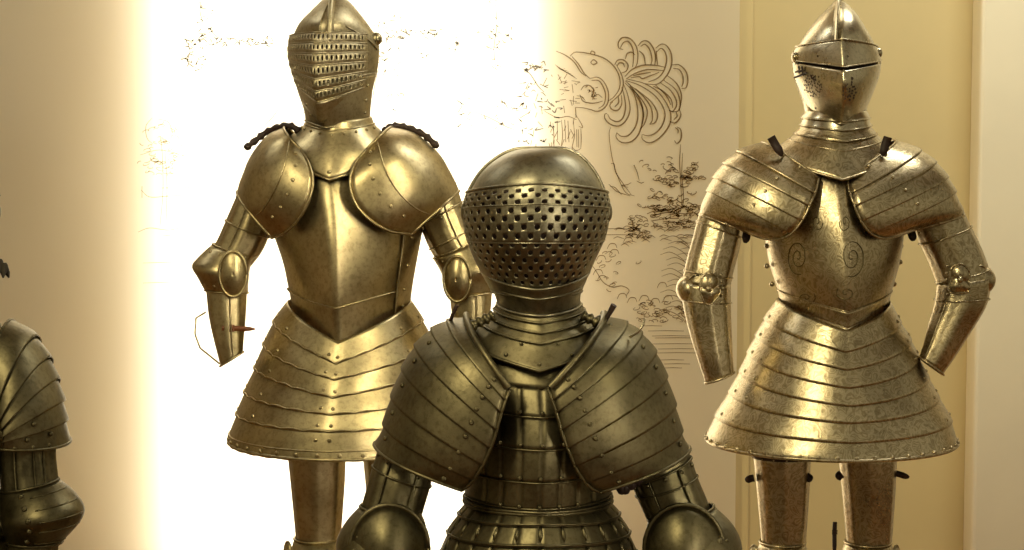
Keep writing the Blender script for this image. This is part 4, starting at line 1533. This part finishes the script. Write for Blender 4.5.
    el = [(362, 506, 418, 510, -.025, 1.0), (346, 524, 424, 526, -.03, 1.15), (338, 545, 427, 548, -.035, 1.2), (345, 570, 424, 572, -.035, 1.15), (356, 590, 416, 590, -.03, 1.0)]
    er = [(650, 520, 712, 506, -.025, 1.0), (648, 532, 732, 526, -.03, 1.15), (647, 548, 740, 548, -.035, 1.2), (650, 570, 733, 572, -.035, 1.15), (654, 590, 722, 592, -.03, 1.0)]
    fl = [(354, 580, 418, 582, -.03, 1.0), (360, 620, 416, 620, -.05, .95), (376, 670, 418, 664, -.07, .9), (388, 710, 424, 700, -.09, .85)]
    fr = [(654, 582, 722, 584, -.03, 1.0), (656, 620, 712, 622, -.05, .95), (652, 664, 694, 672, -.07, .9), (646, 700, 682, 712, -.09, .85)]
    arms = ((ul, el, fl, -1), (ur, er, fr, 1)) if not edge_suit else ((ul, el, fl, -1),)
    for (u_, e_, f_, sg) in arms:
        mb = s.limb(u_, rows=24, flute=.07)
        s.limb_edge(mb, u_, 1.1, .0022)
        s.limb_edge(mb, u_, 1.9, .0018)
        un = [np.array(t, float) for t in u_]
        for q in (-PI / 2 + .5, -PI / 2 - .5):
            mb.tube([s.limb_pt(cat(un, v), q, .001) for v in np.linspace(1.1, 3.8, 14)], .0018, 6)
        s.limb_rivets(mb, u_, 1.3, np.linspace(-PI + .4, -.4, 5), .004)
        s.mk(mb, 'upper_arm_plate', m, thick=.002)
        mb = s.limb(e_, rows=18, off0=.003, off1=.003)
        s.limb_edge(mb, e_, 0, .0025, .003)
        s.limb_edge(mb, e_, 4, .0025, .003)
        s.limb_rivets(mb, e_, 1.3, [-PI / 2 - .75 * sg * -1], .004)
        en = [np.array(t, float) for t in e_]
        for v in (.6, 1.2, 1.8):
            mb.rivet(s.limb_pt(cat(en, v), -PI / 2 + (.55 * sg), .003), (0, -1, .2), .005)
        co = s.mk(mb, 'elbow_cop', m, thick=.002)
        mb = MB()
        cxx = 389 if sg < 0 else 684
        s.dish(mb, s.W(cxx, 549, -.085), .062, .070, .045, rim=.004, yaw=.12 * -sg)
        s.mk(mb, 'elbow_wing', m, co, thick=.002)
        mb = s.limb(f_, rows=18, flute=.06)
        s.limb_edge(mb, f_, 3, .003)
        s.mk(mb, 'forearm_plate', m, thick=.002)
    # legs
    s.leg(462, 530, 640, 750, 960, 1000, m, -1)
    s.leg(546, 616, 640, 750, 960, 1000, m, 1)
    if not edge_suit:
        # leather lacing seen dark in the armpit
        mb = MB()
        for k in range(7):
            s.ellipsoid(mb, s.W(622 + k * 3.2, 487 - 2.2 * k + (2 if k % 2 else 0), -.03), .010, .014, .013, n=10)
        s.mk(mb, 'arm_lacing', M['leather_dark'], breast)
    return s, breast, helmet


dark_suit(538, 2.9, 0, 0, 'dark olive steel suit with a pierced round face guard, nearest and lowest, in the middle')

# the suit cut off by the left edge of the picture
sE, brE, heE = dark_suit(538, 2.9, -612, 0, 'dark steel suit at the far left, mostly out of view, only its ridged arm showing', edge_suit=True)
m = M['steel_dark']
# its visible arm has a layered shoulder, so it gets plates of its own (pixels of the photograph minus the shift)
q = 612
pe = [(-12 + q, 395, 10 + q, 320, .10, .09), (-6 + q, 408, 30 + q, 334, .105, .10), (-2 + q, 420, 44 + q, 355, .11, .105), (0 + q, 428, 52 + q, 376, .11, .11), (2 + q, 436, 58 + q, 398, .11, .11), (2 + q, 441, 61 + q, 418, .105, .11), (2 + q, 446, 63.5 + q, 434, .10, .105), (2 + q, 449, 64 + q, 443, .095, .10)]
pa = sE.pauldron(pe, [0, 1.2, 2.2, 3.2, 4.2, 5.2, 7], m, name='shoulder_cop', edge_r=.0024, step=.007, rivets=[(6.6, -75), (6.6, -55), (6.6, -35), (5.6, -30), (5.6, -60), (4.6, -50)], riv_r=.004)
ua = [(-2 + q, 440, 58 + q, 440, 0, .95), (-1 + q, 460, 56 + q, 452, 0, .95), (0 + q, 480, 58 + q, 474, -.01, .95), (2 + q, 505, 60 + q, 492, -.02, .95)]
mb = sE.limb(ua, rows=20, flute=.08)
un = [np.array(t, float) for t in ua]
for a_ in (-PI / 2 + .45, -PI / 2 - .2, -PI / 2 + .8):
    mb.tube([sE.limb_pt(cat(un, v), a_, .001) for v in np.linspace(.2, 3, 14)], .002, 6)
sE.mk(mb, 'upper_arm_plate', m, thick=.002)
ee = [(2 + q, 490, 56 + q, 480, -.02, 1.0), (2 + q, 504, 70 + q, 492, -.025, 1.1), (4 + q, 516, 81 + q, 508, -.03, 1.15), (6 + q, 528, 78 + q, 522, -.03, 1.1), (8 + q, 540, 60 + q, 542, -.03, 1.0)]
mb = sE.limb(ee, rows=18, off0=.003, off1=.003)
sE.limb_edge(mb, ee, 0, .0025, .003)
sE.limb_edge(mb, ee, 4, .0025, .003)
en = [np.array(t, float) for t in ee]
for v in (.4, 1.2, 2.0, 2.8, 3.6):
    mb.rivet(sE.limb_pt(cat(en, v), -PI / 2 - .05, .003), (0, -1, .2), .0048)
    mb.tube([sE.limb_pt(cat(en, v + .2), a_, .003) for a_ in np.linspace(-PI / 2 + .2, -.1, 10)], .0014, 6)
sE.mk(mb, 'elbow_cop', m, thick=.002)
fe = [(6 + q, 535, 60 + q, 538, -.03, 1.0), (4 + q, 570, 54 + q, 575, -.04, .95), (0 + q, 620, 44 + q, 630, -.06, .9), (-6 + q, 660, 30 + q, 672, -.08, .85)]
mb = sE.limb(fe, rows=18, flute=.07)
fn = [np.array(t, float) for t in fe]
mb.tube([sE.limb_pt(cat(fn, v), -PI / 2 - .1, .001) for v in np.linspace(.2, 3, 14)], .002, 6)
sE.mk(mb, 'forearm_plate', m, thick=.002)
# drooping dark plume whose tip reaches into view
plume = MB()
pr_ = random.Random(5)
for k in range(26):
    t0 = k / 25
    x0, y0 = -62 + q + 66 * t0 ** 1.8, 168 + 97 * t0
    for j in range(3):
        ddx, ddy = pr_.uniform(-6, 8), pr_.uniform(4, 16)
        a = sE.W(x0, y0, .02 * j)
        b = sE.W(x0 + ddx * .6, y0 + ddy * .6, .02 * j - .01)
        c = sE.W(min(x0 + ddx, 9 + q), min(y0 + ddy, 281), .02 * j - .02)
        plume.tube([a, b, c], [.006, .005, .0015], 6)
plume.tube([sE.W(-70 + q, 150, 0), sE.W(-60 + q, 170, 0), sE.W(-46 + q, 205, 0), sE.W(-22 + q, 240, 0), sE.W(3 + q, 268, 0)], [.006, .006, .005, .004, .003], 8)
sE.mk(plume, 'plume', M['feather'], heE)

# ------------------------------------------------------------------ plinths
def plinth(x, y, z1, label):
    o = simple_box('plinth', x - .42, x + .42, y - .38, y + .36, 0.0, z1, M['plinth'], bev=.01)
    return tag(o, label, 'plinth', 'plinths under the suits of armour')


plinth(sR.base[0], 4.0, ZP, 'painted plinth under the etched suit at the right')
plinth(sL.base[0], 4.05, ZP, 'painted plinth under the golden suit in the glare')
plinth(W(538, 300, 2.9)[0], 2.9, .05, 'low painted plinth under the dark suit in the middle')
plinth(W(538 - 612, 300, 2.9)[0], 2.9, .05, 'low painted plinth under the dark suit at the far left')
